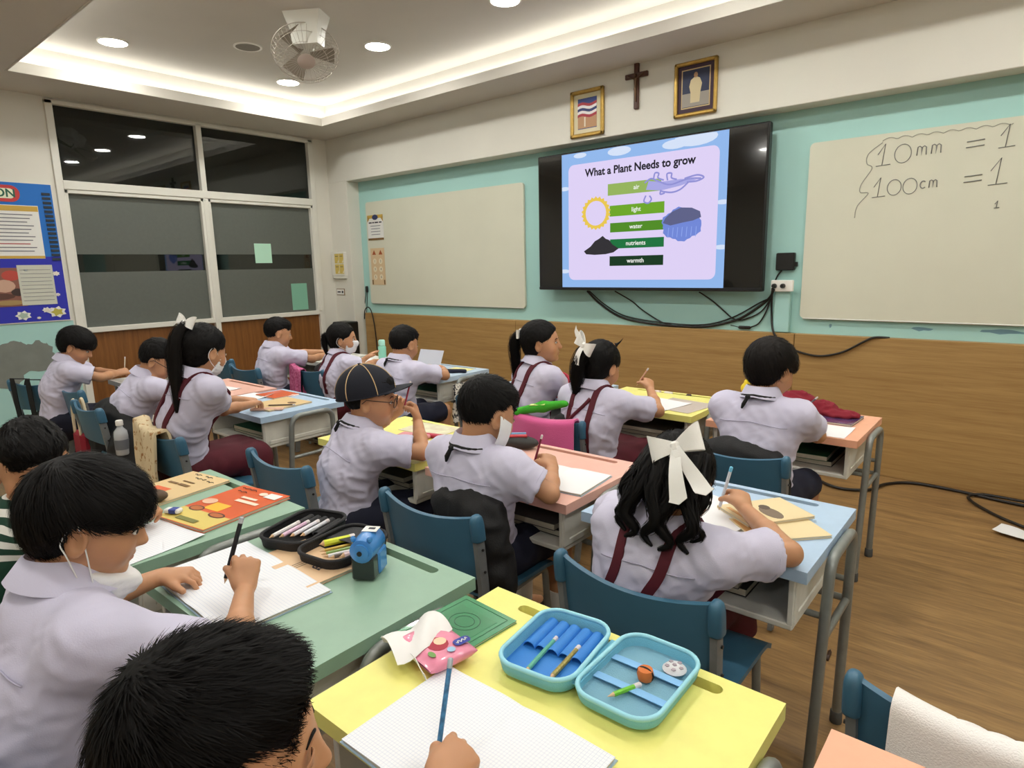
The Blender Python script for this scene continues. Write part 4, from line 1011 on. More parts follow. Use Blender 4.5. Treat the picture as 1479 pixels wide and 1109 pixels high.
b = MB(); b.lathe([(.008, 0), (.006, .005), (.002, .006)], A_(0, 0, .109), 12, R_); b.build('cap_button', M_capnavy, capo, 40, P10['base'])
b = MB()
def vis(u, v):
    a = math.radians(30+120*u); r1 = V(.0925*math.cos(a), .113*math.sin(a), -.004); ex_ = .068*v*math.sin(u*PI)**.6
    return A_(r1[0], r1[1]+ex_, r1[2]-.006*v+.010*(1-abs(u-.5)*2)*v)
b.sheet(vis, 16, 5, .004); b.build('cap_visor', M_capnavy, capo, 60, P10['base'])
b = MB(); b.tube([A_(.0925*math.cos(a), .114*math.sin(a), -.006) for a in np.linspace(0, 2*PI, 37)[:-1]], .0022, 6, closed=True); b.build('cap_band', M_capnavy, capo, True, P10['base'])

P9 = person('boy with a bowl haircut at the orange desk, shirt tail hanging out', (-.80, 2.47), (-.79, 2.50, .93), hpitch=16, hyaw=-18, heading=-3, wr=(-.685, 2.74, .70), wl=(-.95, 2.78, .69), er=(-.635, 2.63, .665), el=(-1.02, 2.66, .68), dr=(-.25, .45, .2), hair='bowl', res=.0045, strand_n=1500, scarf=True, untuck=.10, sleeve=.6, sw=.145, hair_m=M_hairb)
pencil(P9['pinch']['r'], (.55, .3, .6), .13, mat('pencil_grey', '5b5560', .4), 'dark pencil with a pale end in the hand of the boy at the orange desk', behind=.02)

P8 = person('girl with a ponytail, white bow and maroon pinafore at the yellow front desk', (-1.545, 2.42), (-1.545, 2.48, .885), hpitch=20, hyaw=-4, heading=-4, wr=(-1.46, 2.80, .735), wl=(-1.66, 2.78, .69), er=(-1.335, 2.64, .67), el=(-1.77, 2.64, .69), dr=(-.3, .4, .4), hair='girl', bottom='skirt', res=.0048, strand_n=900, sleeve=.72, sw=.138, seed=4)
straps(P8)
h_ = P8['HL']; c0 = h_(-.012, -.10, .050); hv_, hq_ = hair_tail([h_(0, -.08, .05), c0-P8['fwd']*.03+V(0, 0, .005), c0-P8['fwd']*.055-P8['rt']*.015-V(0, 0, .06), c0-P8['fwd']*.05-P8['rt']*.03-V(0, 0, .15), c0-P8['fwd']*.03-P8['rt']*.045-V(0, 0, .24)], [.022, .030, .038, .034, .008], 120, .004, 31)
qmesh('ponytail', hv_, hq_, M_hair, P8['t'], P8['base'])
bow('hair_bow', P8['t'], P8['base'], h_(.012, -.150, .062), bowR(P8, -.15, .45, .1), 1.0, tails=((-.25, -1.0), (.9, .3)), tl=.09, lift=.02)
b = MB(); b.tube(spline([h_(.03, .03, .112), h_(.045, .035, .128), h_(.06, .035, .15)], 4), [.012, .009, .006, .005, .004, .003, .002, .001, .0006], 6); b.build('hair_tuft', M_hair, P8['t'], True, P8['base'])
b = MB(); nb = P8['NB']; f_, r_ = P8['fwd'], P8['rt']; pts = P8['top'].project(np.array([nb-f_*.09+r_*(.045-.02*k)-V(0, 0, .01+.03*k) for k in range(5)]), .006, 5); b.tube(spline(pts, 3), .009, 6); b.build('neck_ribbon', M_maroon, P8['t'], True, P8['base'])
pencil(P8['pinch']['r'], (.5, .1, .8), .11, mat('pencil_flesh', 'd9a58c', .5), 'pale pink pencil in the raised hand of the girl at the yellow front desk', behind=.02)

P7 = person('girl in a maroon pinafore turned sideways towards the screen, long ponytail', (-2.03, 2.56), (-1.98, 2.60, .956), hpitch=-2, hyaw=-42, heading=-22, wr=(-1.955, 2.86, .70), wl=(-2.15, 2.86, .69), er=(-1.90, 2.70, .69), el=(-2.25, 2.74, .70), dr=(.15, .5, .35), pr='flat', nr=(-.8, .2, -.3), hair='girl', bottom='skirt', res=.0048, strand_n=900, seed=5, sw=.128)
straps(P7)
h_ = P7['HL']; c0 = h_(0, -.10, .035); hv_, hq_ = hair_tail([h_(0, -.08, .04), c0-P7['R']@V(0, .03, 0), c0-P7['R']@V(.005, .05, .05), c0-P7['R']@V(.02, .05, .14)-V(0, 0, .02), c0-P7['R']@V(.03, .06, .20)-V(0, 0, .06)], [.022, .03, .034, .030, .008], 120, .004, 32)
qmesh('ponytail', hv_, hq_, M_hair, P7['t'], P7['base'])
bow('hair_bow', P7['t'], P7['base'], h_(-.005, -.112, .045), bowR(P7, 0, 0, 0), .7, tails=((.2, -1), (-.2, -1)), tl=.07)
eR = P7['eR']; sR = P7['shR']; a_ = unit(eR-sR); A = frame_to(a_); ce = sR+(eR-sR)*.50
b = MB(); b.tube([ce+A@V(math.cos(x)*.064, math.sin(x)*.064, 0) for x in np.linspace(0, 2*PI, 25)[:-1]], .010, 6, closed=True); b.build('arm_band', mat('arm_band_red', 'b01c34', .6), P7['t'], True, P7['base'])

P6 = person('boy seen from behind in the front row beside the mint bottle', (-3.06, 2.52), (-3.05, 2.58, .885), hpitch=16, hyaw=2, wr=(-3.00, 2.86, .69), wl=(-3.2, 2.86, .69), er=(-2.88, 2.76, .675), el=(-3.30, 2.74, .68), hair='crop', strand_n=700, scarf=True, sw=.142, sleeve=.7, seed=6, untuck=.04)
P5 = person('girl with a white face mask and ponytail in the front row', (-3.83, 2.60), (-3.79, 2.65, .866), hpitch=2, hyaw=-38, heading=-10, wr=(-3.70, 2.84, .69), wl=(-3.90, 2.92, .69), er=(-3.64, 2.72, .67), dr=(-.1, .5, 0), pr='fist', hair='girl', bottom='skirt', strand_n=700, seed=7)
straps(P5); face_mask(P5)
h_ = P5['HL']; c0 = h_(0, -.10, .02); hv_, hq_ = hair_tail([h_(0, -.08, .03), c0-P5['R']@V(0, .025, 0), c0-P5['R']@V(0, .03, .06), c0-P5['R']@V(0, .015, .14)], [.02, .028, .028, .008], 80, .004, 33); qmesh('ponytail', hv_, hq_, M_hair, P5['t'], P5['base'])
P4 = person('boy below the right window pane, arms stretched forward over his desk', (-4.42, 2.46), (-4.39, 2.50, .895), hpitch=14, hyaw=-14, heading=-8, wr=(-4.27, 2.82, .70), wl=(-4.48, 2.90, .70), er=(-4.22, 2.66, .69), el=(-4.6, 2.72, .70), dr=(-.1, .6, .3), pr='relax', pl='relax', hair='crop', strand_n=700, seed=8, sleeve=.75, sw=.135)
P3 = person('girl with a long ponytail, white bow and maroon skirt at the pale blue desk', (-3.02, 1.19), (-2.90, 1.28, 1.0), hpitch=18, hyaw=8, heading=0, wr=(-3.03, 1.54, .69), wl=(-3.22, 1.60, .68), er=(-2.98, 1.375, .70), el=(-3.28, 1.45, .70), dr=(-.3, .5, 0), seat=.41, pr='relax', pl='relax', hair='girl', bottom='skirt', strand_n=1000, seed=9, sleeve=.6, hs=1.04)
straps(P3); face_mask(P3, hs=1.04)
h_ = P3['HL']; c0 = h_(0, -.085, .085); hv_, hq_ = hair_tail([h_(0, -.06, .085), c0-P3['fwd']*.03+V(0, 0, .0), c0-P3['fwd']*.07-V(0, 0, .08), c0-P3['fwd']*.085+P3['rt']*.01-V(0, 0, .20), c0-P3['fwd']*.11+P3['rt']*.04-V(0, 0, .36)], [.024, .03, .038, .036, .006], 140, .004, 34); qmesh('ponytail', hv_, hq_, M_hairb, P3['t'], P3['base'])
bow('hair_bow', P3['t'], P3['base'], h_(0, -.098, .10), bowR(P3, .1, .15, .35), .9, tails=((.9, .2),), tl=.05)
P2 = person('boy in glasses bending his face low over the pink desk', (-3.86, 1.24), (-3.75, 1.40, .875), hpitch=38, hyaw=-26, heading=-12, wr=(-3.66, 1.60, .69), wl=(-3.98, 1.66, .68), er=(-3.55, 1.48, .70), el=(-4.08, 1.5, .69), dr=(-.3, .5, 0), hair='short', strand_n=900, seed=10, sw=.142, sleeve=.75, spiky=.009)
glasses(P2)
P1 = person('boy writing at the white desk in front of the bulletin board wall', (-4.84, 1.18), (-4.77, 1.30, .90), hpitch=28, hyaw=-22, heading=-14, wr=(-4.72, 1.50, .70), wl=(-4.92, 1.52, .69), er=(-4.63, 1.37, .70), el=(-5.08, 1.45, .69), dr=(0, .6, .1), hair='bowl', strand_n=800, seed=11, sleeve=.72, untuck=.03)
pencil(P1['pinch']['r'], (.12, .1, .95), .12, mat('pencil_cream', 'e5d8c0', .5), 'cream pencil in the hand of the boy by the bulletin board', behind=.02)

P13 = person('boy in a green and white striped sweater, face turned to the camera side', (-1.99, .30), (-1.95, .40, .872), hpitch=16, hyaw=-90, heading=-8, wr=(-1.86, .60, .69), wl=(-2.12, .60, .68), er=(-1.74, .44, .68), el=(-2.2, .42, .68), top='sweater', hair='short', strand_n=1600, res=.0042, seed=12, sleeve=.97, lids=True, collar=False, folds=.004)
P14 = person('boy with thick black hair and a lowered mask writing in the left foreground', (-1.24, .22), (-1.245, .318, .925), hpitch=18, hyaw=-20, heading=-4, wr=(-1.235, .575, .69), wl=(-1.475, .50, .675), er=(-1.06, .46, .66), el=(-1.40, .28, .70), dr=(-.30, .25, .45), nr=(-.8, .35, -.2), dl=(.55, .6, 0), pl='relax', hair='thick', res=.0032, strand_n=5000, seed=13, sleeve=.7, sw=.145, untuck=.0, spiky=.006, hs=.93)
face_mask(P14, low=True, lowdz=-.082)
h_ = P14['HL']; b = MB(); c = h_(.045, .055, -.135)
for k in range(6): b.lathe([(.001, -.002), (.006, 0), (.001, .002)], c+V(.008*math.cos(k*PI/3), .008*math.sin(k*PI/3), 0), 8)
b.build('mask_charm', mat('charm_pink', 'e79ab8', .4), P14['t'], True, P14['base'])
b = MB(); b.lathe([(.001, -.004), (.005, 0), (.001, .004)], c, 8); b.tube([h_(.05, .05, -.085), c], .001, 5); b.build('charm_centre', mat('charm_yellow', 'e2cf5a', .4), P14['t'], True, P14['base'])
pencil(P14['pinch']['r'], (.02, .35, .92), .145, mat('pen_black', '15151a', .3), 'black pen with a clear end in the hand of the masked boy', .0052, cap=mat('pen_clear', 'c9ccd2', .2), name='pen', cat='pen', behind=.035)
P15 = person('boy whose spiky black head fills the bottom of the photo, writing in a squared notebook', (-.64, .10), (-.570, .228, .890), hpitch=8, hyaw=-19, heading=-10, wr=(-.545, .478, .685), wl=(-.66, .36, .54), er=(-.43, .33, .66), el=(-.80, .22, .60), dr=(-.12, .9, .15), nr=(-.45, .15, -.85), hair='short', res=.0030, strand_n=9000, seed=14, lids=True, sw=.14, spiky=.008, hs=.98)
pencil(P15['pinch']['r'], (-.16, .42, .95), .15, mat('pencil_blue', '3e7cab', .35, var=.5, vscale=120), 'blue patterned pencil standing in the hand of the boy in the foreground', .004, cap=mat('pencil_silver', 'b9c4cc', .3, metal=.5), behind=.03)
# ------------------------------------------------------------------ things on the walls
def FW(x, z, y=YW+.058, R=0):
    c, s = math.cos(R), math.sin(R)
    return lambda p: V(x+c*p[0]-s*p[1], y-p[2], z+s*p[0]+c*p[1])
def LW(y, z, x=XW+.006): return lambda p: V(x+p[2], y+p[0], z+p[1])
def plate(outline, t, M): return MB().prism(outline, t, M)
def rect(w, h, cx=0, cy=0): return [(cx-w/2, cy-h/2), (cx+w/2, cy-h/2), (cx+w/2, cy+h/2), (cx-w/2, cy+h/2)]
GW = YW+.06      # face of the mint wall
# whiteboards
M_board = mat('whiteboard', 'd6d6c4', .55, var=.03, vscale=2.5, spec=.3); M_alu = mat('aluminium', 'c9cbc6', .4, metal=.4)
def whiteboard(x0, x1, z0, z1, label):
    t = thing('whiteboard', label, 'whiteboard', ((x0+x1)/2, GW, z0))
    b = MB(); b.prism(rrect(x1-x0, z1-z0, .03, 5), .022, lambda p: V(p[0], -p[2]-.002, (z1-z0)/2+p[1])); b.build('writing_surface', M_board, t, 40)
    b = MB(); b.tube([(-(x1-x0)/2+.02, -.02, 0), ((x1-x0)/2-.02, -.02, 0)], .006, 8); b.build('bottom_edge', M_alu, t, 40)
    return t
w1 = whiteboard(-5.78, -3.57, .978, 2.065, 'blank whiteboard between the corner and the television, two posters on it')
w2 = whiteboard(-1.235, 1.3, .972, 2.075, 'whiteboard right of the television with metre conversions written on it')
# smeared traces of marker ink below the second board
M_ink = mat('marker_ink', '7e807c', .6); M_inkb = mat('marker_smudge', '6f96a4', .7)
def stroke(pts, r, parent, m=None, name='handwriting'):
    b = MB(); P = [np.array((p[0], GW-.0265, p[1])) for p in pts]
    b.tube(P, r, 5); o = b.build(name, m or M_ink, parent, True, parent.location); return o
def glyph(kind, x, z, h, par):
    if kind == '1': stroke([(x-.3*h, z+.55*h), (x+.02*h, z+h*1.05), (x-.08*h, z)], .0021, par); stroke([(x-.35*h, z-.02*h), (x+.3*h, z+.02*h)], .0021, par)
    if kind == '0': stroke([(x+.42*h*math.cos(a), z+.5*h+.52*h*math.sin(a)) for a in np.linspace(1.4, 1.4+2*PI, 22)], .0021, par)
    if kind == 'm': stroke([(x-.5*h, z), (x-.45*h, z+.9*h), (x-.25*h, z+h), (x-.05*h, z+.85*h), (x-.05*h, z), (x, z+.85*h), (x+.2*h, z+h), (x+.4*h, z+.85*h), (x+.42*h, z)], .0028, par)
    if kind == 'c': stroke([(x+.35*h*math.cos(a), z+.5*h+.5*h*math.sin(a)) for a in np.linspace(.8, 5.5, 14)], .0028, par)
    if kind == '=': stroke([(x-.04, z+.015), (x+.04, z+.02)], .0028, par); stroke([(x-.042, z-.015), (x+.04, z-.01)], .0028, par)
for k, x, z, h in [('1', -.815, 1.895, .115), ('0', -.72, 1.90, .10), ('m', -.625, 1.93, .05), ('m', -.555, 1.932, .05), ('=', -.376, 1.958, 0), ('1', -.235, 1.925, .11), ('1', -.826, 1.715, .105), ('0', -.75, 1.72, .085), ('0', -.67, 1.72, .085), ('c', -.605, 1.745, .04), ('m', -.555, 1.745, .042), ('=', -.371, 1.773, 0), ('1', -.256, 1.735, .13), ('1', -.250, 1.61, .035)]: glyph(k, x, z, h, w2)
stroke(spline([(-.83, 2.025, 0), (-.90, 1.97, 0), (-.905, 1.915, 0), (-.875, 1.885, 0), (-.925, 1.80, 0), (-.93, 1.75, 0), (-.885, 1.74, 0), (-.94, 1.67, 0), (-.95, 1.60, 0)], 5), .0022, w2, mat('marker_faint', 'a2a296', .6), 'brace_mark')
stroke([(-.83+.01*k, 2.035+.014*abs(math.sin(k*.42))) for k in range(62)], .0018, w2, mat('marker_faint', 'a2a296', .6), 'cloud_mark')
for x, w_ in ((-1.05, .02), (-.55, .12), (-.15, .22), (.25, .3)):
    b = MB(); b.prism([(p[0]+random.uniform(-.006, .006), p[1]+random.uniform(-.006, .006)) for p in circ(w_/2, 14, ry=.012)], .001, FW(x, .93, GW)); b.build('ink_smudge', M_inkb, wall_front)
# posters on the first whiteboard
def poster(name, label, x0, x1, z0, z1, base, y, cat='poster'):
    t = thing(name, label, cat, ((x0+x1)/2, y, z0)); b = MB(); b.prism(rect(x1-x0, z1-z0, 0, (z1-z0)/2), .0015, lambda p: V(p[0], -p[2], p[1])); b.build('sheet', base, t); return t
def on(t, w, h, cx, cz, m, name, d=.0024, out=None):
    b = MB(); b.prism(out or rect(w, h, cx, cz), .0006, lambda p: V(p[0], -d-p[2], p[1])); return b.build(name, m, t)
def gtext(t, txt, size, cx, cz, m, name='lettering', d=.0026, bold=0):
    return text_mb(txt, size, lambda p: V(cx+p[0], -d-p[2], cz+p[1]), .0003, bold).build(name, m, t)
Mp = lambda n, c: mat('print_'+n, c, .6)
yb_ = GW-.0255
t = poster('poster', 'white certificate poster with gold corners at the top left of the whiteboard', -5.755, -5.49, 1.66, 1.925, Mp('paper', 'e6e6e2'), yb_)
on(t, .265, .035, 0, .247, Mp('gold', 'c9a548'), 'top_border'); on(t, .10, .05, 0, .235, Mp('navy', '2d3560'), 'crest', .003, circ(.05, 16, 0, .24, .028)); on(t, .265, .022, 0, .011, Mp('brown', '7a5a30'), 'bottom_border')
for s in (-1, 1): on(t, 0, 0, 0, 0, Mp('goldb', 'b08f3c'), 'corner_ornament', .003, [(s*.132, .255), (s*.132, .19), (s*.09, .235)][::s])
for x_, w_ in ((-.085, .05), (-.035, .03), (.02, .06), (.085, .045)): on(t, w_, .013, x_, .185, Mp('ink', '2a2a38'), 'heading_print')
for z, w_ in ((.15, .17), (.12, .15), (.09, .16), (.06, .15)): on(t, w_, .006, 0, z, Mp('grey', '6d6d78'), 'text_line')
t = poster('poster', 'beige poster with six numbered pictures at the left end of the whiteboard', -5.735, -5.50, 1.18, 1.575, Mp('beige', 'd9bf98'), yb_)
for s in (-1, 1): on(t, 0, 0, 0, 0, Mp('orange', 'a8552a'), 'tent_picture', .0024, [(s*.055-.032, .325), (s*.055+.032, .325), (s*.055, .375)])
for i in range(3):
    for s in (-1, 1):
        on(t, 0, 0, 0, 0, Mp('cream', 'e8dcc0'), 'medallion', .0024, circ(.03, 16, s*.05, .255-i*.085)); gtext(t, str(i*2+1+(s > 0)), .036, s*.05, .255-i*.085, Mp('ink', '2a2a38'), 'numeral', .0032)
for s in (-1, 1): on(t, .02, .05, s*.10, .03, Mp('brown', '7a5a30'), 'corner_mark')
# television
tv = thing('television', 'wall-mounted flat television showing a slide on what plants need', 'television', (-2.386, 4.33, 1.15))
b = MB(); b.box((0, .03, .538), (1.868, .055, 1.078), .006); b.box((0, .08, .5), (.7, .06, .5), .01); b.build('casing', M_black, tv)
b = MB(); b.box((0, .0015, .545), (1.838, .004, 1.035)); b.build('screen_panel', mat('screen_black', '0a0908', .12, coat=.5), tv)
b = MB(); b.box((.0, .0, .012), (1.86, .008, .02), .002); b.build('bottom_bezel', mat('bezel', '2a2a2c', .3, metal=.4), tv)
def em(n, c, s=1.0):
    m = mat('slide_'+n, c, .3, emit=s*SCREEN, spec=.1); m.node_tree.nodes['Principled BSDF'].inputs['Base Color'].default_value = (.01, .01, .012, 1); return m
SCREEN = 1.0
def sl(out, m, name, d):  # slide pieces, in world x,z
    b = MB(); b.prism([(x+2.386, z-1.15) for x, z in out], .0004, lambda p: V(p[0], -.0015-d-p[2], p[1])); return b.build(name, m, tv)
def R4(x0, x1, z0, z1): return [(x0, z0), (x1, z0), (x1, z1), (x0, z1)]
sl(R4(-3.075, -1.715, 1.172, 2.213), em('sky', '8fb6ea'), 'slide_background', 0)
random.seed(5)
for cx, cz, w_ in ((-1.95, 2.19, .16), (-2.1, 2.17, .1), (-2.55, 2.18, .10), (-1.74, 1.75, .05), (-3.05, 1.95, .05), (-1.74, 1.45, .05), (-2.9, 2.19, .06), (-3.05, 1.3, .05)):
    sl([(max(-3.074, min(-1.716, x)), max(1.173, min(2.212, z))) for x, z in circ(w_, 18, cx, cz, w_*.32)], em('cloud', 'd3e0f6'), 'slide_cloud', .0006)
sl([(x-2.392, z+1.678) for x, z in rrect(1.235, .895, .05, 6)], em('panel', 'ddd0f4'), 'slide_panel', .0012)
text_mb('What a Plant Needs to grow', .0805, lambda p: V(p[0]*.96-.012, -.0035-p[2], p[1]+.90), .0002, .0024).build('slide_title', em('ink', '14101e', .9), tv)
for nm, x0, x1, z0, z1, c in (('air', -2.645, -2.2, 1.865, 1.95, '93b25a'), ('light', -2.627, -2.171, 1.709, 1.789, '6aa51e'), ('water', -2.622, -2.172, 1.59, 1.66, '4d8a1c'), ('nutrients', -2.622, -2.169, 1.468, 1.538, '11703a'), ('warmth', -2.625, -2.171, 1.337, 1.41, '0b3418')):
    sl(R4(x0, x1, z0, z1), em(nm, c), 'slide_bar', .002)
    text_mb(nm, .046, lambda p: V(p[0]+2.386-2.40, -.0045-p[2], p[1]+(z0+z1)/2-1.15), .0002, .0006).build('slide_word', em('white', 'f2f4ee'), tv)
N_ = 44
sl([(-2.752+(.135 if k % 2 else .118)*math.cos(2*PI*k/N_), 1.743+(.128 if k % 2 else .113)*math.sin(2*PI*k/N_)) for k in range(N_)], em('sun', 'e8c64e'), 'slide_sun', .0028)
sl(circ(.093, 28, -2.752, 1.743), em('panel', 'ddd0f4'), 'slide_sun_centre', .0034)
out = [(-2.862, 1.455), (-2.84, 1.432), (-2.76, 1.425), (-2.66, 1.428), (-2.59, 1.44), (-2.545, 1.468), (-2.60, 1.50), (-2.63, 1.535), (-2.66, 1.545), (-2.688, 1.568), (-2.72, 1.548), (-2.76, 1.53), (-2.80, 1.49)]
sl(out, em('soil', '2c2a2e'), 'slide_soil', .003)
rc = []
for k in range(40):
    a = 2*PI*k/40; r = 1+.06*math.sin(k*5.3)+(.05 if k % 2 else 0); rc.append((-2.035+.148*r*math.cos(a), 1.62+.112*r*math.sin(a)))
sl(rc, em('rain', '6f86d6'), 'slide_rain', .003)
sl([(-2.18, 1.635), (-2.12, 1.615), (-2.03, 1.63), (-1.95, 1.64), (-1.89, 1.66), (-1.90, 1.70), (-1.96, 1.728), (-2.04, 1.735), (-2.11, 1.71), (-2.16, 1.67)], em('raincloud', '5b5f86'), 'slide_raincloud', .0036)
for k in range(7): sl([(-2.14+.035*k, 1.53+.01*(k % 2)), (-2.135+.035*k, 1.53), (-2.13+.035*k, 1.60), (-2.135+.035*k, 1.60)], em('rainline', '8ea4ea'), 'slide_raindrop', .0042)
b = MB()
for pts in ([(-2.33, 1.93), (-2.28, 1.955), (-2.22, 1.93), (-2.13, 1.90), (-2.0, 1.925), (-1.90, 1.92)], [(-2.26, 1.95), (-2.25, 1.99), (-2.22, 1.985), (-2.225, 1.955), (-2.18, 1.935)], [(-2.15, 1.93), (-2.155, 1.975), (-2.12, 1.975), (-2.12, 1.945), (-2.08, 1.93)], [(-2.20, 1.86), (-2.12, 1.845), (-2.05, 1.86), (-1.99, 1.905)], [(-2.32, 1.84), (-2.335, 1.80), (-2.30, 1.785), (-2.275, 1.81), (-2.29, 1.835)], [(-2.2, 1.87), (-2.205, 1.84), (-2.17, 1.845)], [(-2.02, 1.93), (-1.93, 1.945), (-1.88, 1.925), (-1.93, 1.905), (-2.0, 1.905)]):
    P_ = [V(x+2.386, -.0055, z-1.15) for x, z in pts]; b.tube(spline(P_, 6), .006, 6)
b.build('slide_wind', em('wind', '8f8fd2'), tv, True)
sl([(-2.32, 1.88), (-2.2, 1.865), (-2.05, 1.885), (-1.93, 1.915), (-2.05, 1.93), (-2.2, 1.925), (-2.3, 1.94)], em('windbody', 'a7a6e2'), 'slide_wind_body', .003)
# framed pictures and crucifix on the beam
BY = YW-.10
M_gold = mat('gold_frame', 'b3924a', .35, metal=.6, var=.15, vscale=40)
def frame(name, label, x0, x1, z0, z1, fw, matc):
    t = thing(name, label, 'picture', ((x0+x1)/2, BY, z0)); w, h = x1-x0, z1-z0
    b = MB()
    for (cx, cz, sx, sz) in ((0, fw/2, w, fw), (0, h-fw/2, w, fw), (-w/2+fw/2, h/2, fw, h), (w/2-fw/2, h/2, fw, h)): b.box((cx, -.014, cz), (sx, .026, sz), .006)
    b.build('frame', M_gold, t)
    b = MB(); b.prism(rect(w-fw, h-fw, 0, h/2), .003, lambda p: V(p[0], -.006-p[2], p[1])); b.build('mount', matc, t)
    return t
t = frame('framed_picture', 'gold framed picture of a red, white and blue striped flag, left of the crucifix', -2.965, -2.665, 2.315, 2.655, .028, Mp('mount', 'd8cfae'))
on(t, .17, .22, 0, .17, Mp('flagsky', '3a4c86'), 'picture_sky', .010); on(t, .17, .09, 0, .11, Mp('sand', 'b98f6a'), 'picture_ground', .011)
for k, c in enumerate(('a83a44', 'e6e2e4', '2f3c70', 'e6e2e4', 'a83a44')):
    zz = .235-k*.02
    on(t, 0, 0, 0, 0, Mp('flag%d' % (k % 5), c), 'flag_stripe', .0118+.0003*k, [(-.085+.17*i/8, zz-.010+.008*math.sin(i*.9)) for i in range(9)]+[(.085-.17*i/8, zz+.010+.008*math.sin((8-i)*.9)) for i in range(9)])
on(t, .012, .07, -.02, .11, Mp('pale', 'e0d8c4'), 'picture_column', .0125)
t = frame('framed_picture', 'gold framed portrait of a figure in pale robes, right of the crucifix', -2.10, -1.795, 2.33, 2.68, .024, Mp('plum', '3b2434'))
on(t, .205, .25, 0, .177, Mp('picgold', 'c9b184'), 'inner_border', .010); on(t, .19, .235, 0, .177, Mp('dusk', '2c3450'), 'picture_ground', .011); on(t, .19, .085, 0, .105, Mp('palegrey', '9a948c'), 'picture_steps', .0118)
on(t, 0, 0, 0, 0, Mp('robe', 'cfc09a'), 'painted_figure', .0126, [(-.035, .085), (.03, .085), (.035, .15), (.045, .20), (.03, .235), (.012, .245), (-.012, .245), (-.035, .23), (-.045, .19), (-.035, .15)])
on(t, 0, 0, 0, 0, Mp('face', 'b08a68'), 'painted_head', .0126, circ(.014, 12, 0, .259, .018))
t = thing('crucifix', 'dark wooden crucifix on the white beam between the two framed pictures', 'crucifix', (-2.395, BY, 2.445)); M_cross = wood_mat('cross_wood', '5a2f1c', '3a1c10', 'z', 6, .4, 12)
b = MB(); b.box((0, -.012, .155), (.036, .022, .31), .004); b.build('upright', M_cross, t); b = MB(); b.box((0, -.013, .225), (.18, .022, .034), .004); b.build('crossbar', M_cross, t)
C_ = SDF(); C_.cone((0, -.03, .20), (0, -.03, .13), .012, .010, .01); C_.cone((0, -.03, .13), (.004, -.03, .05), .010, .006, .008); C_.ell((0, -.032, .222), (.010, .010, .013), None, .004)
for s in (-1, 1): C_.cone((s*.01, -.03, .20), (s*.065, -.028, .228), .0055, .004, .006)
v, q = C_.mesh(.003); qmesh('figure', v, q, mat('bronze', '5f4630', .4, metal=.5), t, (0, 0, 0))
# small box, sockets, cables right of the television
t = thing('adapter_box', 'small black box on the mint wall above the socket', 'box', (-1.345, GW, 1.285)); b = MB(); b.box((0, -.02, .058), (.118, .038, .115), .006); b.build('housing', M_black, t)
b = MB(); b.box((.065, -.015, .04), (.02, .02, .03), .003); b.build('plug', M_black, t)
t = thing('power_socket', 'white double socket on top of the cable duct with two black plugs', 'socket', (-1.345, GW-.052, 1.185)); b = MB(); b.box((0, -.012, 0), (.14, .03, .075), .004); b.build('plate', M_rim, t)
for x in (-.045, .01): b = MB(); b.lathe([(.016, 0), (.016, .018), (.010, .03)], (x, -.027, 0), 12, rotx(PI/2)); b.build('plug', M_black, t, 40)
M_cable = mat('cable_black', '171310', .5)
def cable(label, pts, r=.007, y=GW-.012):
    P = [V(p[0], (p[2] if len(p) > 2 else y), p[1]) for p in pts]; b = MB(); b.tube(spline(P, 6), r, 7); return solo('cable', b, M_cable, label, 'cable', smooth=True)
cable('thick black cable sagging below the television to the socket', [(-2.88, 1.14, 4.40), (-2.787, 1.03), (-2.573, .925), (-2.241, .885), (-1.909, .885), (-1.70, .93), (-1.586, .984), (-1.45, 1.09), (-1.39, 1.16, 4.38)], .009)
cable('thin black cable looping from the left part of the television', [(-2.86, 1.14, 4.40), (-2.75, 1.03), (-2.55, .94), (-2.2, .90), (-1.9, .90), (-1.69, .96), (-1.5, 1.07), (-1.43, 1.10)], .005)
cable('thin black cable hanging from the centre of the television', [(-2.62, 1.14, 4.40), (-2.50, 1.06), (-2.40, .99), (-2.25, .91), (-2.15, .885)], .005)
cable('thin black cable dropping from the right part of the television', [(-1.92, 1.14, 4.40), (-1.85, 1.08), (-1.76, 1.01), (-1.69, .955), (-1.62, .945), (-1.5, 1.0), (-1.44, 1.08)], .005)
cable('black cable from the adapter box to the dangling plug', [(-1.37, 1.285), (-1.40, 1.24), (-1.425, 1.15), (-1.45, 1.03), (-1.50, .93), (-1.56, .895)], .005)
b = MB(); b.box((-1.60, GW-.015, .893), (.09, .02, .022), .008); b.tube([(-1.64, GW-.015, .893), (-1.70, GW-.015, .905)], .003, 5); solo('dangling_plug', b, M_cable, 'black plug hanging at the end of a cable under the television', 'plug')
cable('long black cable drooping from the socket across the wood panel', [(-1.40, 1.17, 4.38), (-1.415, 1.0, GW-.03), (-1.38, .87, YW-.012), (-1.30, .79, YW-.012), (-1.20, .75, YW-.012), (-1.08, .735, YW-.012), (-.95, .77, YW-.012), (-.84, .84, YW-.012), (-.78, .872, YW-.006), (-.70, .872, YW+.01)], .007)
cable('brown black cable along the floor under the orange desk', [(-1.02, .012, 4.22), (-.95, .012, 4.06), (-.82, .012, 3.98), (-.68, .012, 4.05), (-.62, .012, 4.22), (-.5, .012, 4.33), (-.3, .012, 4.33), (-.05, .012, 4.28), (.3, .012, 4.24)], .009)
cable('black cable bending back on the floor below the wainscot', [(.3, .028, 4.27), (0, .028, 4.29), (-.15, .022, 4.31), (-.215, .012, 4.27), (-.19, .012, 4.17), (-.09, .012, 4.03), (.02, .012, 3.93), (.2, .012, 3.8)], .008)
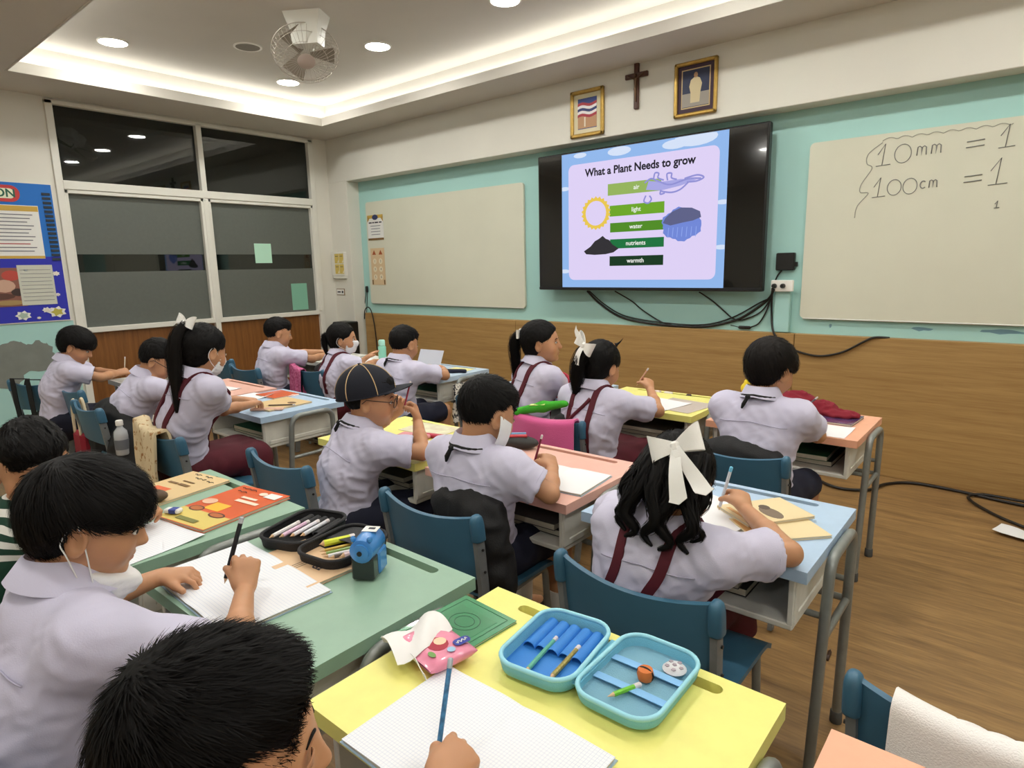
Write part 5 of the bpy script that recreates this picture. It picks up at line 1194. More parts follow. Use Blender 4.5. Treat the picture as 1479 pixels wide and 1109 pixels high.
# corner: switch panel on the pier, sign, hook, loudspeaker
t = thing('switch_panel', 'white switch box on the corner pier with four yellow notes', 'switch box', (-6.11, BY, 1.265))
b = MB(); b.box((0, -.02, .15), (.235, .04, .26), .004); b.build('cover', M_frame, t); b = MB(); b.box((.0, -.018, .005), (.22, .036, .03), .004); b.build('tray', M_frame, t)
for i in range(2):
    for j in range(2): b = MB(); b.prism(rect(.078, .105, -.01+i*.085, .095+j*.115), .001, lambda p: V(p[0], -.041-p[2], p[1])); b.build('yellow_note', Mp('note', 'd3bb62'), t); on(t, .05, .006, -.01+i*.085, .12+j*.115, Mp('ink', '2a2a38'), 'note_line', .0425); on(t, 0, 0, 0, 0, Mp('notecurl', 'e9e3c8'), 'note_curl', .0425, [(.0+i*.085, .05+j*.115), (.025+i*.085, .05+j*.115), (.025+i*.085, .085+j*.115)])
t = thing('small_sign', 'small framed white label below the switch box', 'sign', (-6.14, BY, 1.06)); b = MB(); b.box((0, -.003, .045), (.15, .006, .075), .002); b.build('frame', Mp('brown', '7a5a30'), t); b = MB(); b.prism(rect(.135, .06, 0, .045), .001, lambda p: V(p[0], -.0065-p[2], p[1])); b.build('sheet', Mp('paper', 'e6e6e2'), t); on(t, .06, .015, -.025, .045, Mp('ink', '2a2a38'), 'text_line', .008); on(t, .03, .025, .04, .045, Mp('ink', '2a2a38'), 'symbol', .008)
t = thing('microphone_hook', 'black clip with a dangling cord on the mint wall beside the first whiteboard', 'hook', (-5.86, GW, .86)); b = MB(); b.box((0, -.012, .27), (.035, .022, .07), .006); b.build('clip', M_black, t); b = MB(); b.tube(spline([(-.01, -.012, .27), (-.05, -.012, .12), (-.085, -.012, .0), (-.05, -.012, -.06), (-.02, -.012, .06), (.005, -.012, .25)], 6), .004, 6); b.build('cord', M_cable, t, True)
t = thing('floor_speaker', 'black loudspeaker standing on the floor in the corner behind the masked girl', 'speaker', (-6.0, 4.24, 0)); b = MB(); b.box((0, 0, .39), (.22, .2, .78), .012); b.build('cabinet', M_black, t)
b = MB(); b.lathe([(.075, 0), (.078, .006), (.06, .012), (.02, .006)], (0, -.101, .5), 20, rotx(PI/2)); b.build('driver', mat('speaker_cone', '222224', .6), t, 40)
cable('thin black cable curling over the left end of the wood panel', [(-5.86, .80, YW-.01), (-5.84, .90, YW-.01), (-5.78, .935, YW-.01), (-5.72, .88, YW-.012), (-5.68, .70, YW-.012), (-5.66, .45, YW-.012)], .006)
# mint patches: light seen in the glass, put into their colour
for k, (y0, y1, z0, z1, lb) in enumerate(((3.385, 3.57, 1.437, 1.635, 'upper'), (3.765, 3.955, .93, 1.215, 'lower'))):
    b = MB(); b.prism(rect(y1-y0, z1-z0), .002, LW((y0+y1)/2, (z0+z1)/2, fz+.005)); solo('mint_light_patch', b, mat('mint_light_patch%d' % k, ('b9e6cf', '7fb8a0')[k], .6), ('small pale mint patch of painted light at the middle of the right window pane', 'mint green patch of painted light in the lower right corner of the window')[k], 'card')
# bulletin board
t = thing('bulletin_board', 'blue bulletin board with notices at the left edge of the photo', 'bulletin board', (XW+.004, 1.12, .985))
def bb(out, m, name, d, th=.0012):
    b = MB(); b.prism([(y-1.12, z-.985) for y, z in out], th, lambda p: V(d+p[2], p[0], p[1])); return b.build(name, m, t)
bb(R4(.55, 1.69, .985, 2.075), M_frame, 'backing', 0, .010); bb(R4(.555, 1.683, 1.50, 2.07), mat('board_blue', '1f6fc4', .7), 'blue_paper', .0102); bb(R4(.555, 1.683, .992, 1.505), mat('board_indigo', '2a2fae', .7), 'indigo_paper', .0104)
bb([(y+1.24, z+1.985) for y, z in rrect(.46, .125, .06, 6)], Mp('signred', 'c23a3c'), 'sign_pill', .012, .004); bb([(y+1.23, z+1.985) for y, z in rrect(.41, .075, .03, 6)], Mp('signpale', 'e6ead0'), 'sign_inner', .0165)
text_mb('ON', .085, lambda p: V(.0185+p[2], 1.375-1.12+p[0], 1.985-.985+p[1]), .0004, .002).build('sign_letters', Mp('signgreen', '24604c'), t)
for k in range(16): bb([(1.612+.0006*k, 1.985-.034*k), (1.668+.0006*k, 1.985-.034*k), (1.668+.0006*k, 2.005-.034*k), (1.612+.0006*k, 2.005-.034*k)], mat('strip_dark', '1e2c38', .6), 'dark_strip', .012, .006)
bb(R4(.95, 1.575, 1.49, 1.90), Mp('paper', 'e6e6e2'), 'notice_sheet', .012); bb(R4(.95, 1.572, 1.855, 1.895), Mp('gold', 'c9a548'), 'notice_header', .0136); bb(R4(.95, 1.575, 1.492, 1.512), Mp('gold', 'c9a548'), 'notice_footer', .0136)
for k in range(11): bb(R4(.98, 1.53-.02*(k % 3), 1.825-k*.028, 1.832-k*.028), Mp('red', 'b3434a') if k == 8 else Mp('grey', '6d6d78'), 'notice_line', .0136)
bb(R4(.85, 1.41, 1.12, 1.42), Mp('photo', '8a5a4c'), 'photo_sheet', .0125)
for k, (y, z, w_, h_, c) in enumerate(((1.33, 1.36, .12, .08, 'b9473c'), (1.28, 1.28, .14, .10, 'c9a38e'), (1.36, 1.23, .09, .06, '3d2c28'), (1.24, 1.20, .2, .05, '5a3a30'), (1.3, 1.15, .2, .04, 'a58a58'))): bb([(y+a, z+b_) for a, b_ in circ(w_/2, 12, ry=h_/2)], Mp('ph%d' % k, c), 'photo_patch', .014)
bb(R4(1.375, 1.61, 1.125, 1.44), Mp('table', 'c9cbbe'), 'timetable_sheet', .0142)
for k in range(9): bb(R4(1.39, 1.595, 1.16+k*.03, 1.163+k*.03), Mp('grey', '6d6d78'), 'table_line', .0156)
for k, (y, z, r, c) in enumerate(((1.37, 1.045, .05, 'a9bcae'), (1.60, 1.06, .06, 'b9b04e'), (1.53, 1.08, .03, 'e2dccd'), (1.63, 1.37, .025, 'e8dcd2'), (1.62, 1.20, .018, 'dcd2d8'), (1.43, 1.40, .014, 'd5dde5'), (1.47, 1.02, .014, 'e2dccd'))):
    bb([(y+(r*1.12 if j % 2 else r*.8)*math.cos(j*PI/7), z+(r*.8 if j % 2 else r*.55)*math.sin(j*PI/7)) for j in range(14)], Mp('stk_w', 'e6e6e2'), 'sticker_base', .0142); bb([(y+(r*.8 if j % 2 else r*.5)*math.cos(j*PI/5), z+(r*.6 if j % 2 else r*.35)*math.sin(j*PI/5)) for j in range(10)], Mp('stk%d' % k, c), 'sticker_flower', .0156)
# ceiling fan (orbit type)
t = thing('orbit_fan', 'white caged orbit fan hanging from the ceiling tray', 'fan', (-3.85, 2.585, ZC)); M_fan = mat('fan_white', 'e2e2da', .4)
b = MB(); vs = []
for z, w_, d_, oy in ((0, .125, .11, 0), (-.03, .118, .10, 0), (-.10, .095, .08, .01), (-.19, .085, .07, .02)):
    for sx, sy in ((-1, -1), (1, -1), (1, 1), (-1, 1)): vs.append(V(sx*w_, sy*d_*.75+oy*0, z))
b.add([rotz(.55)@p for p in vs], [(i*4+k, (i+1)*4+k, (i+1)*4+(k+1) % 4, i*4+(k+1) % 4) for i in range(3) for k in range(4)]+[(0, 1, 2, 3), (15, 14, 13, 12)]); b.build('bracket', M_fan, t, 30)
axd = unit(V(.50, -.32, -.80)); A = frame_to(axd); fc = V(-.10, .04, -.20)
b = MB(); b.lathe([(.03, -.15), (.055, -.13), (.062, -.06), (.05, -.03), (.02, -.02)], fc, 20, A); b.build('motor', M_fan, t, 40)
M_wire = mat('fan_wire', 'c2bbb0', .4, metal=.3); b = MB(); RC = .215
for k in range(40):
    a = 2*PI*k/40; d = V(math.cos(a), math.sin(a), 0); d2 = V(math.cos(a+.25), math.sin(a+.25), 0)
    b.tube([fc+A@(d*.05+V(0, 0, .085)), fc+A@(d2*.14+V(0, 0, .08)), fc+A@(d2*.195+V(0, 0, .05)), fc+A@(d2*RC)], .0013, 4, False); b.tube([fc+A@(d*.05+V(0, 0, -.075)), fc+A@(d*.15+V(0, 0, -.065)), fc+A@(d*RC)], .0013, 4, False)
for r, z in ((RC, 0), (.14, .082), (.195, .052), (.15, -.066)): b.tube([fc+A@V(r*math.cos(a), r*math.sin(a), z) for a in np.linspace(0, 2*PI, 49)[:-1]], .003 if r == RC else .0016, 6, closed=True)
b.build('cage', M_wire, t, True)
for k in range(3):
    b = MB(); b.sheet(lambda u, v, k=k: fc+A@V(*( (rotz(2*PI*k/3)@V(.03+.155*u, (v-.5)*(.06+.09*u), .02*(v-.5)*2+.01)) )), 8, 5, .003); b.build('blade', mat('fan_blade', '8d8578', .4), t, 60)
b = MB(); b.lathe([(.055, .082), (.058, .088), (.05, .094), (.01, .096)], fc, 24, A); b.build('hub_badge', mat('fan_hub', 'b9aaa0', .4), t, 40)
# ------------------------------------------------------------------ things on the desks
TZ = DH+.0006
def grid_paper(name, base='eceef2', line='d3d9e6', n=170, both=True):
    if name in MATS: return MATS[name]
    m = bpy.data.materials.new(name); m.use_nodes = True; nt = m.node_tree; b = nt.nodes['Principled BSDF']; b.inputs['Roughness'].default_value = .7
    tc = nt.nodes.new('ShaderNodeTexCoord'); sp = nt.nodes.new('ShaderNodeSeparateXYZ'); nt.links.new(tc.outputs['Object'], sp.inputs[0]); outs = []
    for ax in ((0, 1) if both else (1,)):
        mu = nt.nodes.new('ShaderNodeMath'); mu.operation = 'MULTIPLY'; mu.inputs[1].default_value = n; nt.links.new(sp.outputs[ax], mu.inputs[0])
        fr = nt.nodes.new('ShaderNodeMath'); fr.operation = 'FRACT'; nt.links.new(mu.outputs[0], fr.inputs[0])
        lt = nt.nodes.new('ShaderNodeMath'); lt.operation = 'LESS_THAN'; lt.inputs[1].default_value = .13; nt.links.new(fr.outputs[0], lt.inputs[0]); outs.append(lt)
    o = outs[0].outputs[0]
    if both:
        mx_ = nt.nodes.new('ShaderNodeMath'); mx_.operation = 'MAXIMUM'; nt.links.new(outs[0].outputs[0], mx_.inputs[0]); nt.links.new(outs[1].outputs[0], mx_.inputs[1]); o = mx_.outputs[0]
    mix = nt.nodes.new('ShaderNodeMixRGB'); mix.inputs[1].default_value = lin(base); mix.inputs[2].default_value = lin(line); nt.links.new(o, mix.inputs[0]); nt.links.new(mix.outputs[0], b.inputs['Base Color'])
    MATS[name] = m; return m
M_grid = grid_paper('squared_paper'); M_lined = grid_paper('lined_paper', 'e8ebf0', 'd3dae8', 130, False); M_page = mat('page_white', 'e9eaec', .7); M_edge = mat('page_edges', 'cfc8b4', .8, stretch=(1, 1, 300), var=.2)
def open_book(name, label, x, y, z, rz, w, h, m, th=.008, curl=.006, cat='notebook'):
    """w = width of one page"""
    t = thing(name, label, cat, (x, y, z), rz)
    for s in (-1, 1):
        def pg(u, v, s=s): xx = u*w; return (s*xx, (v-.5)*h, th*(.55+.45*math.sin(min(1, u*3.2)*PI/2))-.5*th*u+curl*max(0, u-.8)*2*(v if s < 0 else 1-v)+.001)
        b = MB(); b.sheet(pg, 12, 6, .0012); b.build('page', m, t, 60)
        b = MB(); b.box((s*w/2, 0, .0022), (w*.99, h*.985, .0042), .0008); b.build('page_block', M_edge, t)
    b = MB(); b.box((0, 0, .0006), (2*w+.006, h+.004, .0012)); b.build('cover', mat('nb_cover', '9fb6c8', .6), t)
    return t
def book(name, label, x, y, z, rz, w, h, th, cover, cat='book', deco=()):
    t = thing(name, label, cat, (x, y, z), rz)
    b = MB(); b.box((0, 0, th/2), (w*.985, h*.985, th*.84), .0006); b.build('page_block', M_edge, t)
    b = MB(); b.box((0, 0, th-.0008), (w, h, .0016), .0005); b.box((0, 0, .0008), (w, h, .0016), .0005); b.box((-w/2+.0008, 0, th/2), (.0016, h, th), .0005); b.build('cover', cover, t)
    for k, (out, m, nm) in enumerate(deco):
        b = MB(); b.prism(out, .0003, lambda p, k=k: V(p[0], p[1], th+.0001+.0002*k+p[2])); b.build(nm, m, t)
    return t
def btext(t, txt, size, x, y, th, m, rot=0, bold=0, name='lettering'):
    c, s = math.cos(rot), math.sin(rot)
    text_mb(txt, size, lambda p: V(x+c*p[0]-s*p[1], y+s*p[0]+c*p[1], th+p[2]), .0002, bold).build(name, m, t)
def sheet_of(name, label, x, y, z, rz, w, h, m, curl=.004, cat='paper'):
    b = MB(); b.sheet(lambda u, v: ((u-.5)*w, (v-.5)*h, .0012+curl*max(0, u-.75)*max(0, v-.6)*8), 8, 8, .0008); return solo(name, b, m, label, cat, (x, y, z), rz, smooth=60)
def lying_pencil(label, x, y, z, ang, L, m, r=.0036, name='pencil', cat='pencil', tilt=0):
    d = V(math.cos(ang)*math.cos(tilt), math.sin(ang)*math.cos(tilt), math.sin(tilt)); return pencil(V(x, y, z+r), d, L, m, label, r, name=name, cat=cat, behind=0)
# ---- foreground yellow desk
open_book('notebook', 'open squared notebook on the yellow foreground desk', -.582, .588, TZ, .0, .172, .228, M_grid, .010)
t = book('green_book', 'green covered exercise book in a clear sleeve under the tissue pack', -.835, .79, TZ, -.07, .152, .215, .006, mat('book_green', '2f8a58', .25, coat=.6, var=.05), 'book',
         [([(a*.052+.0, b_*.075) for a, b_ in ((-1, -1), (1, -1), (1, 1), (-1, 1))], mat('book_green_in', '2c8152', .25, coat=.6), 'cover_panel')])
b = MB(); b.tube([(.034*math.cos(a), .034+.030*math.sin(a), .0066) for a in np.linspace(0, 2*PI, 25)[:-1]], .0006, 4, closed=True); b.tube([(.022*math.cos(a), .034+.019*math.sin(a), .0066) for a in np.linspace(0, 2*PI, 25)[:-1]], .0006, 4, closed=True); b.build('crest_print', mat('crest_ink', '1c5038', .5), t)
b = MB(); b.tube([(-.062, -.095, .0064), (.062, -.095, .0064), (.062, .095, .0064), (-.062, .095, .0064)], .0005, 4, closed=True); b.build('border_print', MATS['crest_ink'], t)
t = thing('tissue_pack', 'pink tissue pack with white tissue pulled out on the green book', 'tissue pack', (-.80, .715, TZ+.007), -.18)
b = MB()
def pk(u, v): a = u*2*PI; return (.062*math.copysign(abs(math.cos(a))**.35, math.cos(a))*(1), (v-.5)*.10, .013+.012*math.copysign(abs(math.sin(a))**.6, math.sin(a))*(1-.85*abs(2*v-1)**6))
b.sheet(pk, 32, 8, .0006); b.build('wrapper', mat('tissue_pink', 'e58aa6', .3, coat=.4, var=.12, vscale=30), t, 60)
for k, (out, c) in enumerate(((circ(.022, 14, .012, -.004, .020), 'a8283c'), (circ(.012, 12, .008, .004), 'e8c9a8'), (circ(.010, 10, .034, -.03, .006), '6f9a52'), (circ(.008, 10, .044, .005), '9cc3e0'), (rrect(.020, .034, .008, 3, .035, .034), '2b3a9a'))):
    b = MB(); b.prism(out, .0004, lambda p, k=k: V(p[0], p[1], .0254+.0004*k+p[2])); b.build('wrapper_print', Mp('tis%d' % k, c), t)
b = MB(); b.tube([(.035+.004*math.sin(k*1.9), .022+.0024*k, .0276) for k in range(11)], .0013, 5); b.build('logo_script', Mp('paper', 'e6e6e2'), t, True)
b = MB(); b.sheet(lambda u, v: (-.098+.10*u+.01*math.sin(v*5), -.062+.125*v-.02*u, .010+.028*math.sin(u*2.6)*(.5+.5*v)+.006*math.sin(v*9+u*4)), 14, 12, .0012); b.build('tissue', mat('tissue_white', 'e9e8e6', .8), t, 60)
b = MB(); b.sheet(lambda u, v: (-.09+.15*u, -.060-.004*v+.012*math.sin(u*3), .004+.014*v+.004*math.sin(u*12)), 14, 4, .0012); b.build('tissue_fold', MATS['tissue_white'], t, 60)
# ---- open blue pencil case
M_pcb = mat('case_sky', '74bcd6', .55, bump=.25, bscale=500); M_pcr = mat('case_rim', '9ad8e8', .5, bump=.15, bscale=400); M_pci = mat('case_blue', '2f7fd0', .6, bump=.1, bscale=300); M_net = mat('case_mesh', '7aacc2', .6, bump=.5, bscale=700)
pc = thing('pencil_case', 'open sky blue zip pencil case with blue pen loops on the yellow desk', 'pencil case', (-.545, .852, TZ), .03)
def tray(cx, cy, rz, w, h, dep, inner):
    R_ = rotz(rz); o = rrect(w, h, .042, 7); M = lambda z, k: [R_@V(p[0]*k, p[1]*k, 0)+V(cx, cy, z) for p in o]
    b = MB(); rings = [M(.001, .80), M(.0015, .90), M(.008, .975), M(dep*.7, 1.0), M(dep, 1.0), M(dep+.001, .975), M(dep-.003, .955), M(.006, .93)]; n = len(o); vs = [p for r in rings for p in r]
    b.add(vs, [(i*n+k, i*n+(k+1) % n, (i+1)*n+(k+1) % n, (i+1)*n+k) for i in range(len(rings)-1) for k in range(n)]+[tuple(range(n))[::-1]]); sh = b.build('case_half', M_pcb, pc, 50)
    b = MB(); b.prism([(p[0]*.94, p[1]*.94) for p in o], .002, lambda p: R_@p+V(cx, cy, .006)); b.build('lining', inner, sh)
    b = MB(); b.tube(M(dep+.001, .985), .0042, 8, closed=True); b.build('zip_rim', M_pcr, sh, True)
    return sh, (lambda x, y, z: R_@V(x, y, z)+V(cx, cy, 0))
h1, L1 = tray(-.078, .0, .10, .150, .205, .030, M_pci); h2, L2 = tray(.082, .014, -.02, .150, .215, .026, M_net)
b = MB(); b.box((.002, .006, .020), (.02, .15, .003), .001); b.build('hinge', M_pcb, pc)
for k in range(5):
    x = -.052+k*.0245
    b = MB(); b.sheet(lambda u, v, x=x: L1(x+.0118*math.cos(PI*(1-u)), .085-.095*v, .0085+.011*math.sin(PI*u)), 8, 4, .0012); b.build('pen_loop', M_pci, h1, 60)
for yy in (-.030, .032):
    b = MB(); b.sheet(lambda u, v, yy=yy: L2((u-.5)*.135, yy+(v-.5)*.016, .014+.001*math.sin(u*3)), 8, 2, .001); b.build('mesh_band', mat('band_blue', '7fb6e4', .6), h2, 60)
def wpc(p): c, s = math.cos(.03), math.sin(.03); return V(-.545+c*p[0]-s*p[1], .852+s*p[0]+c*p[1], TZ+p[2])
a = wpc(L1(-.016, -.085, .010)); lying_pencil('mint green pencil in the blue pencil case', a[0], a[1], a[2], 1.72, .12, mat('pencil_mint', '5fae96', .4), .0042)
a = wpc(L1(.030, -.080, .010)); lying_pencil('worn gold crayon pencil in the blue pencil case', a[0], a[1], a[2], 1.68, .11, mat('pencil_gold', 'a89a52', .4, metal=.3, var=.4, vscale=200), .0046)
a = wpc(L2(-.018, -.072, .012)); lying_pencil('short bright green pencil under the mesh of the blue case', a[0], a[1], a[2], 1.15, .065, mat('pencil_lime', '6fc02e', .4, var=.2, vscale=150), .0042)
a = wpc(L2(.006, .012, .019)); b = MB(); b.lathe([(.004, -.011), (.0125, -.009), (.0145, 0), (.0125, .009), (.004, .011)], (0, 0, .0), 14); er = thing('eraser', 'orange ball eraser with a black stripe in the blue pencil case', 'eraser', (a[0], a[1], a[2]+.002)); b.build('rubber', mat('eraser_orange', 'd2722e', .6), er, 40); b = MB(); b.tube([(.0148*math.cos(x), .0, .0115*math.sin(x)) for x in np.linspace(0, 2*PI, 25)[:-1]], .0018, 6, closed=True); b.build('stripe', M_black, er, True)
a = wpc(L2(.036, .062, .012)); bl = thing('ball_charm', 'small white football charm in the blue pencil case', 'charm', tuple(a)); b = MB(); b.lathe([(.004, -.001), (.019, .0), (.021, .004), (.016, .009), (.004, .011)], (0, 0, 0), 18); b.build('ball', mat('charm_white', 'cfcfd2', .5), bl, 60)
for k in range(6):
    r_ = 0 if k == 5 else .0125; b = MB(); b.prism(circ(.0042, 5), .0008, lambda p, k=k, r_=r_: V(r_*math.cos(k*1.2566)+p[0], r_*math.sin(k*1.2566)+p[1], (.0112 if r_ == 0 else .0098)+p[2])); b.build('ball_patch', mat('charm_grey', '9c8f98', .5), bl)
# ---- green desk with sharpener
open_book('notebook', 'open lined notebook under the hands of the masked boy', -1.36, .62, TZ, -.03, .198, .235, M_lined, .010)
t = book('exercise_book', 'cream exercise book under the lined notebook', -1.325, .775, TZ, -.02, .24, .14, .008, mat('book_cream', 'e0bd95', .5), 'book'); btext(t, 'G2', .026, .05, .0, .0082, Mp('ink', '2a2a38'), .1, .001)
for k in range(3): b = MB(); b.box((.012-.009*k, -.018, .0083), (.003, .034, .0004)); b.build('text_line', Mp('greybrown', '8a7a68'), t)
t = thing('pencil_sharpener', 'blue desk crank sharpener on the green desk', 'sharpener', (-1.165, .845, TZ), .55); M_shb = mat('sharpener_blue', '3f86cc', .25, coat=.5); M_shd = mat('sharpener_dark', '15171c', .2, coat=.5)
b = MB(); b.box((0, .012, .032), (.062, .052, .06), .006); b.build('body', M_shb, t, 40); b = MB(); b.box((0, -.028, .03), (.054, .036, .055), .004); b.build('shavings_drawer', M_shd, t, 40)
b = MB(); b.lathe([(.010, -.050), (.028, -.046), (.031, -.02), (.031, .030), (.026, .038), (.008, .040)], (0, 0, .074), 20, rotx(-PI/2)); b.build('barrel_housing', M_shb, t, 40)
b = MB(); b.lathe([(.012, -.056), (.020, -.054), (.020, -.046)], (0, 0, .074), 16, rotx(-PI/2)); b.build('front_ring', M_shb, t, 40); b = MB(); b.lathe([(.006, -.058), (.006, -.055)], (0, 0, .074), 12, rotx(-PI/2)); b.build('pencil_hole', M_black, t)
for s in (-1, 1): b = MB(); b.box((s*.020, -.040, .102), (.012, .012, .014), .004); b.build('grip_tab', M_shb, t)
b = MB(); b.tube([(0, .04, .074), (0, .052, .074), (0, .052, .035), (0, .075, .035)], .004, 8); b.build('crank', M_shb, t, 40); b = MB(); b.box((.004, .012, .1055), (.036, .03, .001)); b.build('sticker', Mp('paper', 'e6e6e2'), t); b = MB(); b.box((.006, .014, .1063), (.016, .010, .0006)); b.build('sticker_print', Mp('ink', '2a2a38'), t)
bc = thing('pencil_case', 'open black zip pencil case full of pens on the green desk', 'pencil case', (-1.39, .875, TZ), .10); M_bc = mat('case_black', '17171a', .7, bump=.4, bscale=300)
def btray(cx, cy, rz, w, h, dep):
    R_ = rotz(rz); o = rrect(w, h, .045, 7); M = lambda z, k: [R_@V(p[0]*k, p[1]*k, 0)+V(cx, cy, z) for p in o]; b = MB(); n = len(o)
    rings = [M(.001, .85), M(.006, .97), M(dep, 1.0), M(dep+.001, .96), M(.005, .94)]; b.add([p for r in rings for p in r], [(i*n+k, i*n+(k+1) % n, (i+1)*n+(k+1) % n, (i+1)*n+k) for i in range(len(rings)-1) for k in range(n)]+[tuple(range(n))[::-1], tuple(4*n+k for k in range(n))]); sh = b.build('case_half', M_bc, bc, 50)
    b = MB(); b.tube(M(dep+.001, .985), .005, 8, closed=True); b.build('zip_rim', M_bc, sh, True); return sh, (lambda x, y, z: R_@V(x, y, z)+V(cx, cy, 0))
g1, K1 = btray(-.085, .0, .22, .155, .215, .030); g2, K2 = btray(.085, -.012, .05, .155, .205, .028)
for k in range(5): b = MB(); b.sheet(lambda u, v, k=k: K1(-.048+.024*k+.0115*math.cos(PI*(1-u)), .088-.10*v, .012+.012*math.sin(PI*u)), 6, 3, .0014); b.build('pen_loop', M_bc, g1, 60)
b = MB(); b.sheet(lambda u, v: K2((u-.5)*.14, .088-.085*v, .022+.008*math.sin(u*PI)), 8, 4, .0014); b.build('mesh_pocket', mat('pocket_black', '24242a', .6, bump=.6, bscale=600), g2, 60)
def wbc(p): c, s = math.cos(.10), math.sin(.10); return V(-1.39+c*p[0]-s*p[1], .875+s*p[0]+c*p[1], TZ+p[2])
for k, (x, c, lb) in enumerate(((-.045, 'e6e3e2', 'white pen, leftmost in the black pencil case'), (-.022, 'd9b6cf', 'pale lilac pencil in the black pencil case'), (.002, 'e2dfe6', 'white marker in the middle of the black pencil case'), (.026, 'd4d6dc', 'silver white pen right of the white marker in the black pencil case'))):
    a = wbc(K1(x, -.085+.012*k, .020)); lying_pencil(lb, a[0], a[1], a[2], 1.85, .11, mat('bp%d' % k, c, .35), .0055, 'pen', 'pen')
for k, (x, y, c, r, L_, lb) in enumerate(((-.052, -.035, 'd8e23a', .009, .09, 'thick neon yellow highlighter in the black pencil case'), (-.028, -.055, 'c9a84a', .004, .10, 'ochre pencil beside the highlighter in the black pencil case'), (-.012, -.065, '8aa860', .004, .10, 'pale green pencil in the black pencil case'), (.006, -.075, 'dcdcdc', .005, .11, 'white pen in the right half of the black pencil case'), (.022, -.07, '5a5048', .005, .11, 'dark brown pen in the right half of the black pencil case'), (.046, -.06, 'e2c9cc', .009, .08, 'pale pink eraser pen at the right end of the black pencil case'))):
    a = wbc(K2(x, y, .016)); lying_pencil(lb, a[0], a[1], a[2], 1.2, L_, mat('bq%d' % k, c, .35), r, 'pen', 'pen')
# ---- green desk with the orange workbook
P_or = mat('book_orange', 'e2622c', .3, coat=.4, var=.06)
t = book('workbook', 'orange workbook with pictures and a white name label on the green desk', -1.855, .832, TZ, .16, .225, .30, .010, P_or, 'book',
         [(rect(.222, .085, 0, -.105), Mp('wbyel', 'd9c46a'), 'cover_band'), (rect(.07, .05, -.01, -.02), Mp('wby', 'f0b429'), 'cover_box'), (circ(.030, 14, -.06, -.055, .018), Mp('wbd', '5a2e20'), 'cover_picture'), (circ(.024, 14, -.06, -.055, .013), Mp('wbb', 'b8672e'), 'picture_face'), (circ(.034, 14, .05, -.065, .016), Mp('wbd', '5a2e20'), 'cover_picture'), (circ(.027, 14, .05, -.065, .011), Mp('wbb', 'b8672e'), 'picture_face'), (circ(.028, 14, -.075, .0, .02), Mp('wbp', 'e2b69a'), 'cover_picture'), (rect(.10, .016, .04, .045), Mp('wbt', 'f2d8c4'), 'title_strip'), (rect(.07, .012, .02, .07), Mp('wbt', 'f2d8c4'), 'title_strip'), (rect(.055, .035, .075, .115), Mp('paper', 'e6e6e2'), 'name_label'), (circ(.016, 12, .03, .115, .012), Mp('wbt', 'f2d8c4'), 'badge'), (rect(.09, .018, .0, -.125), Mp('wbgr', '7a7a3a'), 'picture_strip')])

for x0, y0, n_ in ((-.085, .125, 9), (-.075, .10, 6)): b = MB(); b.tube([(x0+.009*k, y0+.004*math.sin(k*2.1), .0128) for k in range(n_)], .0011, 5); b.build('handwriting', Mp('ink', '2a2a38'), t, True)
t = book('textbook', 'cream textbook with brown pictures behind the orange workbook', -2.165, .80, TZ, .16, .21, .29, .008, mat('book_beige', 'e2c48e', .4, coat=.2), 'book', [(rect(.08, .05, -.03, -.03), Mp('tbr', 'd9663a'), 'cover_box'), (circ(.04, 14, .03, -.085, .02), Mp('tbd', '6a4a30'), 'cover_picture'), (circ(.03, 14, .03, -.085, .013), Mp('tbp', 'b08a5a'), 'picture_face'), (circ(.02, 12, -.06, -.1, .014), Mp('tbd', '6a4a30'), 'cover_picture')]); 
for x_, y_, w_, h_ in ((-.045, .035, .05, .012), (.015, .035, .055, .013), (.0, .062, .06, .007)): b = MB(); b.box((x_, y_, .0098), (w_, h_, .0004)); b.build('title_print', Mp('brown', '7a5a30'), t)
for x0, y0, n_ in ((-.06, .125, 5), (.0, .125, 5), (-.02, .10, 7), (.05, .095, 5)): b = MB(); b.tube([(x0+.009*k, y0+.005*math.sin(k*2.3), .0098) for k in range(n_)], .0011, 5); b.build('handwriting', Mp('ink', '2a2a38'), t, True)
sheet_of('worksheet', 'folded white worksheet at the near edge of the left green desk', -1.80, .585, TZ, .12, .23, .20, M_lined, .006)
er = thing('eraser', 'white eraser with a blue sleeve on the corner of the orange workbook', 'eraser', (-1.915, .705, TZ+.013), .5); b = MB(); b.box((0, 0, .007), (.05, .024, .013), .003); b.build('rubber', Mp('rub', 'e6e6e6'), er); b = MB(); b.box((.004, 0, .0072), (.026, .0248, .0136), .002); b.build('sleeve', Mp('rubb', '3f4f9e'), er)
pp = SDF(); pp.ell((0, 0, .02), (.07, .035, .022), None, .01); pp.ell((0, 0, .045), (.055, .022, .02), None, .01, 's'); v, q = pp.mesh(.005); po = qmesh('pencil_pouch', v, q, mat('pouch_brown', '5a4632', .7, var=.2), None, (0, 0, 0)); po.location = (-2.10, .70, TZ+.006); po.rotation_euler = (0, 0, .6); tag(po, 'brown pouch lying open on the cream textbook', 'pouch')
